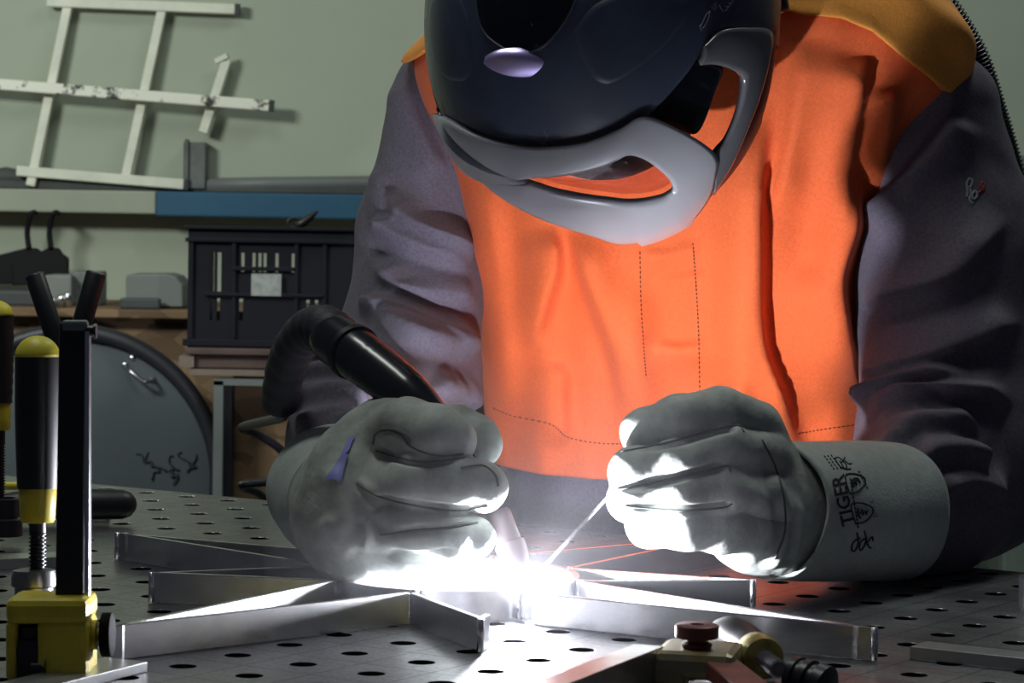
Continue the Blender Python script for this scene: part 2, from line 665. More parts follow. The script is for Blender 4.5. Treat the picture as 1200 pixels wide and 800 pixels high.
# things along the ledge
blk = G()
blk.box(W(229, 194, WD - 0.03), (0.036, 0.03, 0.075))
blk.box(W(219, 192, WD - 0.045), (0.007, 0.012, 0.08))
tag(blk.build('junction_box', mat('grey_box', (0.13, 0.14, 0.14), 0.6, var=0.3, vscale=30), None, smooth=False, bevel=0.002), 'dark grey junction box standing on the ledge beside the ladder', 'box')
g = G()
g.tube([W(-60, 212, WD - 0.016), W(8, 206, WD - 0.016), W(25, 208, WD - 0.016), W(90, 216, WD - 0.016), W(200, 219, WD - 0.016)], [0.010, 0.0145, 0.012, 0.010, 0.009], 10)
tag(g.build('dark_pipe', M_ledge), 'dark pipe lying on the ledge under the ladder frame', 'pipe')
g = G()
g.tube([W(225, 217, WD - 0.028), W(320, 215, WD - 0.028), W(640, 212, WD - 0.028)], 0.011, 10)
tag(g.build('grey_pipe', mat('grey_pipe', (0.16, 0.17, 0.17), 0.5)), 'grey pipe lying along the ledge above the blue strip', 'pipe')
g = G()
g.lathe(W(410, 74, WD - 0.001), (0, -1, 0), [(0, 0.005), (0.006, 0.005), (0.008, 0.003)], 10)
tag(g.build('wall_plug', M_rubber), 'tiny black plug in the pale wall beside the helmet', 'plug')

# work bench under the wall
bd = WD - 0.42
tz1 = zpx(100, 362, bd)
tz0 = zpx(100, 372, bd)
bench = empty('work_bench', (-1.0, WD - 0.2, 0))
tag(bench, 'strand board work bench along the back wall with a round grey drum before it', 'bench')
bx0, bx1 = W(-300, 360, bd)[0], W(760, 360, bd)[0]
slab('bench_top', bx0, bx1, bd, WD - 0.002, tz0, tz1, M_osb, bench, 0.002)
slab('front_panel', bx0, bx1, bd + 0.03, bd + 0.05, 0.12, tz0, M_osb, bench)
for xx in (bx0 + 0.05, bx1 - 0.05):
    for yy in (bd + 0.09, WD - 0.07):
        slab('leg', xx - 0.035, xx + 0.035, yy - 0.035, yy + 0.035, 0, tz0, M_osb, bench)

# grey round drum lid with a dark rim leaning in front of the bench
M_disc = mat('grey_lid', (0.070, 0.085, 0.098), 0.55, var=0.12, vscale=5, bump=0.05, bscale=40)
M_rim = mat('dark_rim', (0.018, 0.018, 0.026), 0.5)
dd = bd - 0.09
c0 = W(84, 560, dd)
rad = 172 * dd / FPX
drum = empty('steel_drum', (c0[0], c0[1], c0[2] - rad))
tag(drum, 'large round grey drum lid with dark rim and wire handle', 'drum')
g = G()
g.lathe(c0, (0, -1, 0), [(-0.06, rad * 0.9), (-0.06, rad * 0.96), (0.0, rad * 0.985), (0.003, rad * 0.9), (0.004, 0.001)], 72)
g.build('lid', M_disc, drum, angle=40)
g = G()
ring = [c0 + np.array([rad * math.cos(a), -0.004, rad * math.sin(a)]) for a in np.linspace(0, 2 * PI, 73)]
g.tube(ring, 0.012, 10, caps=False)
g.build('rim', M_rim, drum)
g = G()
h = [W(146, 428, dd - 0.012), W(152, 434, dd - 0.03), W(165, 445, dd - 0.034), W(176, 447, dd - 0.03), W(180, 444, dd - 0.012)]
g.tube(spline(h, 20), 0.0028, 8)
hd = g.build('handle', M_steel, drum)
for q in ((148, 427), (180, 445), (156, 419)):
    g = G()
    g.lathe(W(*q, dd - 0.002), (0, -1, 0), [(0, 0.006), (0.008, 0.006), (0.012, 0.003)], 12)
    g.build('bolt', M_steel, hd)
M_rust = mat('dark_scrape', (0.022, 0.025, 0.035), 0.8)
for k in range(10):
    g = G()
    x0, y0 = 175 + random.random() * 50, 545 + random.random() * 25
    pts = [W(x0, y0, dd - 0.006)]
    for j in range(4):
        x0 += random.uniform(-9, 9)
        y0 -= random.uniform(-4, 10)
        pts.append(W(x0, y0, dd - 0.006))
    g.tube(spline(pts, 12), 0.0012, 5)
    g.build('scrape', M_rust, drum)

# low cabinet carrying the crate
cd_ = bd - 0.33
cz1 = zpx(300, 409, cd_)
cab = empty('tool_cabinet', (W(330, 500, cd_)[0], cd_ + 0.1, 0))
tag(cab, 'low brown cabinet with grey frame carrying the black crate', 'cabinet')
cx0, cx1 = W(216, 420, cd_)[0], W(620, 420, cd_)[0]
M_brd = mat('stained_board', (0.10, 0.062, 0.055), 0.7, var=0.3, vscale=14)
M_brd2 = mat('pale_board', (0.19, 0.15, 0.12), 0.7, var=0.3, vscale=14)
slab('top_board', cx0, cx1, cd_, cd_ + 0.30, zpx(300, 417, cd_), cz1, M_brd, cab, 0.002)
slab('drawer', cx0 + 0.012, cx1, cd_ + 0.008, cd_ + 0.30, zpx(300, 433, cd_), zpx(300, 418, cd_), M_brd, cab, 0.002)
slab('edge_strip', cx0 - 0.008, cx0 + 0.012, cd_ + 0.002, cd_ + 0.28, zpx(300, 432, cd_), zpx(300, 419, cd_), M_brd2, cab)
slab('lower_board', cx0 + 0.005, cx1, cd_ + 0.004, cd_ + 0.30, zpx(300, 441, cd_), zpx(300, 434, cd_), M_brd2, cab)
slab('side_panel', W(268, 500, cd_)[0], cx1, cd_ + 0.04, cd_ + 0.06, 0.05, zpx(300, 441, cd_), M_osb, cab)
M_fr = mat('grey_frame', (0.14, 0.16, 0.16), 0.6, var=0.1)
slab('frame_post', W(250, 500, cd_)[0], W(261, 500, cd_)[0], cd_ - 0.01, cd_ + 0.02, 0, zpx(255, 446, cd_), M_fr, cab)
slab('frame_rail', W(250, 500, cd_)[0], cx1, cd_ - 0.01, cd_ + 0.02, zpx(255, 451, cd_), zpx(255, 444, cd_), M_fr, cab)
slab('shadow_gap_strip', W(261, 500, cd_)[0], W(270, 500, cd_)[0], cd_ + 0.005, cd_ + 0.06, 0.02, zpx(255, 450, cd_), M_rim, cab)  # dark strip standing in for the shaded gap beside the frame post
slab('frame_post', cx1 - 0.02, cx1, cd_ - 0.01, cd_ + 0.02, 0, zpx(255, 446, cd_), M_fr, cab)

# black slotted crate
M_crate = mat('crate_plastic', (0.006, 0.007, 0.014), 0.6, spec=0.25, bump=0.05)
kd = cd_ + 0.02


def cpx(x, y):
    return W(x, 330, kd)[0], W(280, y, kd)[2]


kx0, kz1 = cpx(220, 268)
kx1 = W(560, 300, kd)[0]
kz0 = cz1
crate = empty('storage_crate', ((kx0 + kx1) / 2, kd + 0.13, kz0))
tag(crate, 'black slotted plastic crate on the low cabinet', 'crate')
KD = 0.24
g = G()
fp = []


def crbox(x0, x1, y0, y1, d0=0.0, d1=0.008):
    a, b = cpx(x0, y0), cpx(x1, y1)
    g.box(((a[0] + b[0]) / 2, kd + (d0 + d1) / 2, (a[1] + b[1]) / 2), (abs(b[0] - a[0]), abs(d1 - d0), abs(a[1] - b[1])))


# front wall laid out as rails and slats with open slots between them
slots1 = [(246, 251), (254, 259)]
slots2 = [(282, 286), (295, 299), (302, 306), (308, 312), (322, 326), (341, 345)]
crbox(220, 560, 266, 296)
crbox(220, 560, 342, 350)
crbox(220, 560, 376, 408)


def slatrow(slots, y0, y1):
    prev = 220
    for a, b in slots:
        crbox(prev, a, y0, y1)
        prev = b
    crbox(prev, 560, y0, y1)


slatrow(slots1 + slots2, 296, 318)
slatrow(slots1, 318, 342)
slatrow([(246, 249), (254, 258), (280, 285), (359, 363), (369, 373)], 350, 376)
g.build('front_wall', M_crate, crate, smooth=False)
g = G()
for (x0, x1, y0, y1) in ((215, 562, 265, 269), (217, 562, 279, 284), (240, 380, 343, 347), (273, 345, 312, 317), (215, 562, 398, 406)):
    crbox(x0, x1, y0, y1, -0.006, 0.0)
for x in (222, 272, 345, 378):
    crbox(x, x + 5, 284, 398, -0.004, 0.0)
g.build('rib', M_crate, crate, smooth=False, bevel=0.001)
w0, w1 = kz0, kz1
slab('side_wall', kx0, kx0 + 0.008, kd + 0.009, kd + KD, w0, w1, M_crate, crate)
slab('side_wall', kx1 - 0.008, kx1, kd + 0.009, kd + KD, w0, w1, M_crate, crate)
slab('base', kx0 + 0.008, kx1 - 0.008, kd + 0.009, kd + KD, w0, w0 + 0.02, M_crate, crate)
g = G()
g.box(((kx0 + kx1) / 2, kd + KD + 0.004, w0 + 0.02), (kx1 - kx0, 0.008, 0.04))
g.box(((kx0 + kx1) / 2, kd + KD + 0.004, w1 - 0.006), (kx1 - kx0, 0.008, 0.012))
g.build('back_wall', M_crate, crate, smooth=False)
a, b = cpx(295, 320), cpx(330, 346)
slab('paper_label', a[0], b[0], kd - 0.0066, kd - 0.0056, b[1], a[1], mat('paper_label', (0.33, 0.35, 0.34), 0.8, var=0.3, vscale=90), crate)
# black shears on the crate rim
sh = empty('shears', W(345, 266, kd))
tag(sh, 'black shears with ring handle lying on top of the crate', 'shears')
g = G()
q0 = W(345, 261, kd)
g.tube([q0 + np.array([0.009 * math.cos(a), 0.0, 0.0065 * math.sin(a)]) for a in np.linspace(0, 2 * PI, 19)], 0.002, 8, caps=False)
g.build('ring_handle', M_rubber, sh)
g = G()
g.tube([W(346, 265, kd), W(355, 261, kd), W(364, 254, kd), W(373, 247, kd)], [0.004, 0.006, 0.005, 0.001], 10)
g.build('blade', M_rubber, sh)

# hangers and small boxes on the bench
M_hang = mat('black_hanger', (0.006, 0.006, 0.008), 0.6, spec=0.2)
hz = zpx(40, 252, dT)
for (hx, lo_, name_l) in ((36, (-42, 62), 'black plastic hanger hooked on the pale strip, at the left'), (62, (14, 80), 'black plastic hanger hooked on the pale strip, nearest to the crate')):
    d = dT - 0.005 - (0.02 if hx > 50 else 0)
    hg = empty('clothes_hanger', W(hx, 335, d))
    tag(hg, name_l, 'hanger', 'hangers under the pale strip')
    g = G()
    g.tube(spline([W(hx + 6, 250, dT + 0.0), W(hx + 3, 249, d - 0.006), W(hx - 1, 254, d - 0.006), W(hx - 4, 272, d), W(hx - 2, 292, d)], 24), 0.0045, 8)
    g.build('hook', M_hang, hg)
    g = G()
    o = W(hx, 300, d)
    s_ = d / FPX
    poly = [((lo_[0] - hx) * s_, -0.048), ((lo_[0] - hx) * s_, -0.012), ((lo_[0] - hx) * s_ * 0.45, 0.002), (-0.008, 0.013), (0.008, 0.013), ((lo_[1] - hx) * s_ * 0.6, 0.004), ((lo_[1] - hx) * s_, -0.003), ((lo_[1] - hx) * s_, -0.042)]
    g.prism(poly, o, (1, 0, 0), (0, 0, 1), (0, 1, 0), 0.012)
    g.build('shoulder_piece', M_hang, hg, smooth=False, bevel=0.002)
M_gb = mat('grey_carton', (0.20, 0.215, 0.205), 0.7, var=0.15, vscale=20)
M_gd = mat('dark_tray', (0.045, 0.05, 0.055), 0.6)
bt = tz1


def bbox(name, x0, x1, y0, d, m, label, cat, dep=0.08, bev=0.003, gr=None):
    a, b = W(x0, y0, d), W(x1, y0, d)
    o = slab(name, a[0], b[0], d, d + dep, bt, float(a[2]), m, None, bev)
    tag(o, label, cat, gr)
    return o


bbox('grey_carton', 52, 84, 322, bd + 0.10, M_gb, 'grey carton on the bench below the hangers', 'box')
bbox('ribbed_carton', 84, 116, 318, bd + 0.13, mat('ribbed_carton', (0.17, 0.185, 0.175), 0.7, var=0.3, vscale=60), 'ribbed grey carton on the bench between hangers and dispenser', 'box')
bbox('dark_tray', -40, 44, 340, bd + 0.08, M_gd, 'dark tray on the bench at the left picture edge', 'tray')
bbox('dark_strip', 140, 187, 349, bd + 0.03, M_gd, 'flat dark strip lying before the grey dispenser', 'strip', 0.02)
g = G()
p = [(147, 360), (147, 324), (150, 321), (196, 321), (206, 324), (214, 334), (214, 360)]
d_ = bd + 0.06
o = W(0, 0, d_)
pp = [W(x, y, d_) for x, y in p]
pp = [np.array([q[0], d_, max(q[2], bt)]) for q in pp]
n = len(pp)
g.add(pp + [q + np.array([0, 0.10, 0]) for q in pp], [tuple(range(n)), tuple(range(2 * n - 1, n - 1, -1))] + [(i, n + i, n + (i + 1) % n, (i + 1) % n) for i in range(n)])
tag(g.build('towel_dispenser', mat('dispenser_grey', (0.16, 0.175, 0.17), 0.6), None, smooth=False, bevel=0.003, recalc=True), 'rounded grey dispenser on the bench left of the black crate', 'dispenser')
for k, x in enumerate((62, 72, 80)):
    g = G()
    q = W(x, 357, bd + 0.04)
    g.lathe((q[0], q[1], bt), (0, 0, 1), [(0, 0.006), (0.012 + 0.004 * k, 0.006), (0.016 + 0.004 * k, 0.003)], 12)
    tag(g.build('steel_bolt', M_steel), ['short steel bolt on the bench, leftmost of three', 'steel bolt on the bench, middle of three', 'tallest steel bolt on the bench, rightmost of three'][k], 'bolt', 'bolts on the bench')

# dark things behind the welder at the right edge
g = G()
q = W(1215, 178, WD - 0.2)
slab_ = slab('grey_cabinet', W(1186, 200, WD - 0.25)[0], W(1330, 200, WD - 0.25)[0], WD - 0.25, WD - 0.002, 0.0, zpx(1190, 182, WD - 0.25), mat('wall_cabinet', (0.15, 0.19, 0.17), 0.6, var=0.3, vscale=12), None, 0.004)
tag(slab_, 'grey green cabinet at the right picture edge behind the hose', 'cabinet')
# ------------------------------------------------------------------ welding table
O2 = np.array([-0.07826665, 1.70256558])
E2 = np.array([0.04159309, -0.02774914])
E1 = np.array([0.02774914, 0.04159309])
table = bpy.data.objects.new('welding_table', None)
COL.objects.link(table)
table.matrix_world = Matrix(((E2[0] / 0.05, E1[0] / 0.05, 0, O2[0]), (E2[1] / 0.05, E1[1] / 0.05, 0, O2[1]), (0, 0, 1, TZ), (0, 0, 0, 1)))
bpy.context.view_layer.update()
tag(table, 'steel welding table top drilled with a grid of round holes', 'table')
I0, I1, J0, J1 = -19, 11, -9, 10
SEG = 24
ang = np.arange(SEG) * 2 * PI / SEG
cir = np.stack([np.cos(ang), np.sin(ang)], 1)
sqr = cir / np.abs(cir).max(1)[:, None]
V, Fc = [], []
PL = 0.012
for i in range(I0, I1 + 1):
    for j in range(J0, J1 + 1):
        c = np.array([i * 0.05, j * 0.05])
        n = len(V)
        for rr, zz in ((sqr * 0.025, 0), (cir * 0.00835, 0), (cir * 0.00820, -0.00018), (cir * 0.0082, -PL)):
            for q in rr:
                V.append((c[0] + q[0], c[1] + q[1], zz))
        for L in range(3):
            for k in range(SEG):
                a, b = n + L * SEG + k, n + L * SEG + (k + 1) % SEG
                Fc.append((a, b, b + SEG, a + SEG))
x0, x1, y0, y1 = I0 * 0.05 - 0.025, I1 * 0.05 + 0.025, J0 * 0.05 - 0.025, J1 * 0.05 + 0.025
eb = 0.003


def plq(a):
    n = len(V)
    V.extend(a)
    Fc.append(tuple(range(n, n + len(a))))


for (p, q) in (((x0, y0), (x1, y0)), ((x1, y0), (x1, y1)), ((x1, y1), (x0, y1)), ((x0, y1), (x0, y0))):
    plq([(*p, 0), (p[0], p[1], -0.10), (q[0], q[1], -0.10), (*q, 0)])
me = bpy.data.meshes.new('top_plate')
me.from_pydata(V, [], Fc)
tp = mko('top_plate', me, M_plate, None, smooth=False)
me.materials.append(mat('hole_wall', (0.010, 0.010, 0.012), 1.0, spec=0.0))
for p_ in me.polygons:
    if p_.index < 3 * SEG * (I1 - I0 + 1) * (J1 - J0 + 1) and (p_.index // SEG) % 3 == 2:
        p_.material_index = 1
tp.parent = table
M_dark = mat('table_underside', (0.006, 0.006, 0.008), 0.9)
g = G()
g.box(((x0 + x1) / 2, (y0 + y1) / 2, -0.055), (x1 - x0 - 0.01, y1 - y0 - 0.01, 0.06))
o = g.build('under_frame', M_dark, None, smooth=False)
o.parent = table
for xx in (x0 + 0.08, x1 - 0.08):
    for yy in (y0 + 0.08, y1 - 0.08):
        o = G().box((xx, yy, -0.47), (0.07, 0.07, 0.76)).build('leg', M_dark, None, smooth=False)
        o.parent = table

# ------------------------------------------------------------------ star being welded
SC = np.array([-0.0376, 1.8036])
HS = 0.021
star = empty('welded_star', (SC[0], SC[1], TZ))
tag(star, 'eight pointed star of aluminium flat bars around a ring, being welded', 'star frame')


def pol(a, r):
    a = math.radians(a)
    return np.array([SC[0] + r * math.cos(a), SC[1] + r * math.sin(a)])


tips = [(-39, 0.335), (6 - 8, 0.205), (50, 0.325), (96, 0.215), (143, 0.325), (186, 0.205), (232.5, 0.325), (276, 0.205)]
vals = [(-16.5, 0.092), (26, 0.093), (73.5, 0.1), (118.5, 0.1), (161, 0.095), (208, 0.092), (255, 0.1), (301, 0.103)]
TK = 0.004
for k, (ta, tr) in enumerate(tips):
    t = pol(ta, tr)
    for vv in (vals[k], vals[k - 1]):
        v = pol(*vv)
        dirn = unit(np.array([*(t - v), 0]))
        nrm = np.array([-dirn[1], dirn[0], 0])
        inw = 1 if (np.array([*(pol(ta, tr * 0.5) - (t + v) / 2), 0]) @ nrm) > 0 else -1
        if k == 7 and vv is vals[k]:        # this side of the front point is not closed yet: only a stub at the tip
            v = t + (v - t) * 0.18
        a = np.array([*v, TZ])
        b = np.array([*t, TZ])
        g = G()
        P = [a, b - dirn * 0.0 + 0, b - dirn * 0.010 + nrm * inw * TK, a + nrm * inw * TK]
        up = np.array([0, 0, HS])
        g.add([*P, *[q + up for q in P]], [(3, 2, 1, 0), (4, 5, 6, 7), (0, 1, 5, 4), (1, 2, 6, 5), (2, 3, 7, 6), (3, 0, 4, 7)])
        g.build('flat_bar', M_alu, star, smooth=False, bevel=0.0007, recalc=True)
    # weld bead down the tip
    g = G()
    g.tube([[*t, TZ + 0.001], [*(t + 0.0002), TZ + HS * 0.5], [*t, TZ + HS]], 0.0022, 8)
    g.build('weld_bead', M_alu, star)
g = G()
r0, r1 = 0.082, 0.087
prof = [(r0, 0), (r1, 0), (r1, HS), (r0, HS)]
Vr, Fr = [], []
NS = 96
for k in range(NS):
    a = 2 * PI * k / NS
    for r, z in prof:
        Vr.append((SC[0] + r * math.cos(a), SC[1] + r * math.sin(a), TZ + z))
for k in range(NS):
    for q in range(4):
        Fr.append((k * 4 + q, ((k + 1) % NS) * 4 + q, ((k + 1) % NS) * 4 + (q + 1) % 4, k * 4 + (q + 1) % 4))
mk('ring', Vr, Fr, M_alu, star, angle=30, recalc=True)
for vv in vals:
    g = G()
    q = pol(vv[0], 0.0895)
    g.tube([[*q, TZ + 0.002], [*q, TZ + HS * 0.5], [*q, TZ + HS + 0.0006]], [0.003, 0.0035, 0.003], 8)
    g.build('weld_bead', M_alu, star)


# loose flat bars lying on the table
def flat(name, a, b, w, t, m, label, side=1, z=0.0):
    A, Bp = TB(*a, z + t), TB(*b, z + t)
    d = unit(Bp - A)
    n = np.array([-d[1], d[0], 0]) * side
    g = G()
    P = [A, Bp, Bp + n * w, A + n * w]
    P = [np.array([q[0], q[1], TZ + z]) for q in P]
    up = np.array([0, 0, t])
    g.add([*P, *[q + up for q in P]], [(3, 2, 1, 0), (4, 5, 6, 7), (0, 1, 5, 4), (1, 2, 6, 5), (2, 3, 7, 6), (3, 0, 4, 7)])
    o = g.build(name, m, None, smooth=False, bevel=0.0006, recalc=True)
    tag(o, label, 'metal bar', 'loose flat bars on the table')
    return o


M_fb = mat('flat_bar_grey', (0.55, 0.56, 0.56), 0.34, 1.0, var=0.12, vscale=50)
flat('flat_bar', (1066, 757), (1330, 785), 0.025, 0.008, M_fb, 'loose flat bar on the table at the right picture edge', 1)
flat('flat_bar', (-60, 657), (106, 651), 0.030, 0.008, M_fb, 'loose flat bar under the foot of the rear clamp', 1)
flat('flat_bar', (-60, 833), (173, 775), 0.03, 0.006, M_fb, 'loose flat bar under the nearest yellow clamp', 1)
flat('flat_bar', (652, 806), (778, 757), 0.018, 0.022, M_fb, 'square bar held by the clamp at the front edge', 1)
flat('flat_bar', (96, 596), (129, 596), 0.05, 0.010, M_fb, 'short flat block under the black tool handle', 1)
g = G()
q = TB(1208, 716)
g.box(q + np.array([0, 0, 0.012]), (0.014, 0.02, 0.024))
tag(g.build('bright_block', M_alu, None, smooth=False, bevel=0.001), 'small bright metal block at the right picture edge', 'block')


# ------------------------------------------------------------------ clamps
def thread(a, b, r, pitch):
    a, b = np.asarray(a, float), np.asarray(b, float)
    L = np.linalg.norm(b - a)
    n = int(L / pitch)
    pr = []
    for k in range(n):
        t = k * L / n
        pr += [(t, r * 0.80), (t + 0.25 * L / n, r), (t + 0.5 * L / n, r), (t + 0.75 * L / n, r * 0.80)]
    pr.append((L, r * 0.8))
    return a, unit(b - a), pr


def handle_set(parent, top, axis, L, r, fer, spin, rs, foot_r, ribbed=False):
    """grip with dome end, yellow ferrule, threaded spindle and foot, from top along axis"""
    top, axis = np.asarray(top, float), unit(axis)
    g = G()
    pr = [(r * 0.95, r * 0.985)]
    n = 16
    for k in range(n + 1):
        t = k / n
        rr = r * (1.0 + 0.04 * math.sin(t * PI) - 0.10 * t)
        if ribbed:
            rr *= 1 + 0.03 * (-1) ** k
        pr.append((r * 0.95 + t * (L - r * 0.95), rr))
    g.lathe(top, axis, pr, 32)
    g.build('grip', M_rubber, parent, angle=50)
    g = G()
    g.lathe(top, axis, [(r * (1 - math.cos(a)) * 0.95, r * math.sin(a) * 1.0) for a in np.linspace(0.02, PI / 2, 12)], 32)
    g.build('end_cap', M_ylw, parent)
    g = G()
    g.lathe(top, axis, [(L - 0.001, r * 0.80), (L, r * 0.84), (L + fer * 0.9, r * 0.78), (L + fer, r * 0.70)], 28)
    g.build('ferrule', M_yellow, parent, angle=40)
    g = G()
    a0, ax, prf = thread(top + axis * (L + fer), top + axis * (L + fer + spin), rs, 0.0026)
    g.lathe(a0, ax, [(0, rs * 0.95), (spin * 0.18, rs * 0.95)] + [(t * 0.82 + spin * 0.18, q) for t, q in prf], 20)
    g.build('spindle', M_black, parent, angle=50)


# nearest clamp: bar, yellow slider, handle
dC = 1.50
pm = FPX / dC
base = W(60, 797, dC)
base[2] = TZ
cl = empty('bar_clamp', base)
tag(cl, 'yellow bar clamp with black grip standing nearest the camera', 'clamp', 'yellow bar clamps')
lean = unit(W(88, 380, dC) - W(84, 790, dC))


def bxp(name, x0, x1, y0, y1, da, db, m, parent, bevel=0.001, dref=dC):
    P = []
    for d in (da, db):
        for (x, y) in ((x0, y0), (x1, y0), (x1, y1), (x0, y1)):
            P.append(W(600 + (x - 600), y, dref) + np.array([0, d, 0]))
    return mk(name, P, [(0, 1, 2, 3), (7, 6, 5, 4), (0, 4, 5, 1), (1, 5, 6, 2), (2, 6, 7, 3), (3, 7, 4, 0)], m, parent, smooth=False, bevel=bevel, recalc=True)


zb = 800
bar_ = mk('bar', [W(x, y, dC) + np.array([0, d, 0]) for d in (0.0, 0.009) for (x, y) in ((69, 378), (98, 378), (95, 801), (63, 801))] , [(0, 1, 2, 3), (7, 6, 5, 4), (0, 4, 5, 1), (1, 5, 6, 2), (2, 6, 7, 3), (3, 7, 4, 0)], M_black, cl, smooth=False, bevel=0.0012, recalc=True)
bxp('edge_strip', 98.2, 104.5, 388, 700, 0.001, 0.008, M_steel, bar_, 0.0006)
bxp('top_cap', 72, 101, 375.5, 388, -0.0006, 0.0096, mat('worn_steel', (0.25, 0.26, 0.26), 0.35, 0.8), bar_, 0.0015)
g = G()
g.lathe(W(99, 388, dC) + np.array([0, 0.0045, 0]), R_, [(0, 0.0033), (0.0045, 0.0033), (0.005, 0.0044), (0.0062, 0.0044)], 18)
g.build('stop_pin', M_black, bar_, angle=40)
# slider body with a window for the lever
sl = bxp('slider_body', 12, 108, 697, 727, -0.016, 0.022, M_yellow, cl, 0.004)
bxp('slider_cheek', 48, 108, 722, 795, -0.0158, 0.0218, M_yellow, sl, 0.004)
bxp('slider_cheek', 12, 25, 722, 793, -0.0157, 0.0217, M_yellow, sl, 0.003)
bxp('slider_back', 20, 55, 722, 793, 0.010, 0.0216, M_dark, sl, 0.001)
g = G()
g.prism([(-0.0055, 0.0), (0.006, 0.0), (0.0066, 0.022), (0.0052, 0.026), (-0.004, 0.0262), (-0.0062, 0.02)], W(36, 799, dC) + np.array([0, -0.013, 0]), (1, 0, 0), (0, 0, 1), (0, 1, 0), 0.02)
g.prism([(-0.004, 0.022), (0.0045, 0.022), (0.0045, 0.033), (-0.0038, 0.033)], W(36, 799, dC) + np.array([0, -0.010, 0]), (1, 0, 0), (0, 0, 1), (0, 1, 0), 0.016)
g.build('lever', M_black, cl, smooth=False, bevel=0.001, recalc=True)
g = G()
g.lathe(W(46, 779, dC) + np.array([0, -0.012, 0]), R_, [(-0.002, 0.0042), (0.006, 0.0042), (0.0062, 0.0075), (0.0066, 0.0075)], 18)
g.build('lever_pin', M_black, cl, angle=40)
g = G()
ko = W(107, 744, dC) + np.array([0, 0.002, 0])
kp = [(0, 0.0085), (0.003, 0.0085), (0.0032, 0.004), (0.0055, 0.004)]
g.lathe(ko, R_, kp, 24)
g.build('screw_boss', M_yellow, cl, angle=40)
g = G()
g.lathe(ko, R_, [(0.0055, 0.0115), (0.006, 0.0125), (0.0115, 0.0125), (0.012, 0.0115)], 40)
g.build('thumb_screw', mat('knurled_steel', (0.006, 0.006, 0.008), 0.7, spec=0.05, bump=0.3, bscale=900, dist=0.0004), cl, angle=40)
# grip + spindle behind the bar
dH = 1.56
handle_set(cl, W(44, 393, dH), -U_ * 1.0 + R_ * 0.0, (572 - 393) * dH / FPX, 26.5 * dH / FPX, 40 * dH / FPX, 66 * dH / FPX, 10.5 * dH / FPX, 0.01)
g = G()
g.lathe(W(40, 668, dH), -U_, [(-0.001, 0.009), (0.0, 0.0125), (0.004, 0.0135), (0.009, 0.0135), (0.010, 0.0115), (0.032, 0.0115)], 6 * 4)
g.build('swivel_nut', mat('worn_nut', (0.28, 0.28, 0.30), 0.3, 0.9), cl, angle=40)
g = G()
g.lathe(W(40, 706, dH), -U_, [(0, 0.0112), (0.02, 0.0112), (0.022, 0.014), (TZ * 0 + 0.035, 0.014)], 24)
g.build('pressure_foot', M_black, cl, angle=40)

# rear clamp at the left edge
dR = 2.08
p0 = W(2, 645, dR)
cl2 = empty('bar_clamp', (p0[0], p0[1], TZ + 0.008))
tag(cl2, 'yellow and black ribbed clamp at the left picture edge, cut by the frame', 'clamp', 'yellow bar clamps')
handle_set(cl2, W(-3, 352, dR), -U_, (472 - 352) * dR / FPX, 19 * dR / FPX, 32 * dR / FPX, 84 * dR / FPX, 9.5 * dR / FPX, 0.01, True)
g = G()
ft = W(7, 588, dR)
zt = ft[2] - (TZ + 0.008)
g.lathe(ft, (0, 0, -1), [(0, 0.0075), (zt - 0.030, 0.0075), (zt - 0.029, 0.0095), (zt - 0.014, 0.0095), (zt - 0.013, 0.013), (zt, 0.013)], 24)
g.build('pressure_foot', M_black, cl2, angle=40)

# lying clamp handle at the far left of the table
q0, q1 = TB(98, 588, 0.020), TB(150, 588, 0.020)
lh = empty('screwdriver', TB(100, 590))
tag(lh, 'black tool handle with yellow stripe lying on the table behind the clamp', 'tool')
ax = unit(q1 - q0)
g = G()
Lh = 0.165
g.lathe(q1 + ax * 0.006 + np.array([0, 0.01, -0.003]), -ax, [(0, 0.001), (0.001, 0.005), (0.005, 0.010), (0.012, 0.0125), (0.05, 0.0135), (0.10, 0.011), (Lh - 0.05, 0.0085)], 24)
g.build('grip', M_rubber, lh, angle=60)
g = G()
g.tube([q1 + np.array([-0.035, 0.014, 0.009]), q1 + np.array([-0.06, 0.013, 0.0115]), q1 + np.array([-0.12, 0.012, 0.010])], 0.0035, 10)
g.build('stripe', M_ylw, lh)
g = G()
g.tube([q1 - ax * 0.10 + np.array([0, 0.01, -0.003]), q1 - ax * 0.20 + np.array([0, 0.01, -0.003])], 0.004, 12)
g.build('shaft', M_steel, lh)

# tongs standing behind the clamp bar
dT2 = 2.02
tg = empty('tongs', TB(84, 640))
tag(tg, 'black tongs with two spread handles standing behind the clamp bar', 'tongs')
pv = W(84, 470, dT2)
ft = TB(86, 655)
for s_, a in ((1, (40, 321)), (-1, (113, 319))):
    g = G()
    ax_ = unit(pv - W(*a, dT2))
    e = W(*a, dT2)
    mid = W(68 if s_ == 1 else 93, 405 if s_ == 1 else 390, dT2)
    g.tube([e, e + (mid - e) * 0.02, mid, pv + (pv - mid) * 0.05, ft + np.array([0.002 * s_, 0, 0.0])], [0.0068, 0.0078, 0.0078, 0.006, 0.004], 14)
    o = g.build('handle', M_rubber, tg, angle=60)
    g = G()
    g.lathe(e + unit(e - mid) * -0.0005, unit(e - mid), [(0, 0.0066), (0.0008, 0.0064), (0.001, 0.002)], 14)
    g.build('tip', M_steel, o, angle=40)
g = G()
g.lathe(pv + np.array([0, -0.008, 0]), (0, 1, 0), [(0, 0.006), (0.016, 0.006)], 16)
g.build('rivet', M_steel, tg, angle=40)

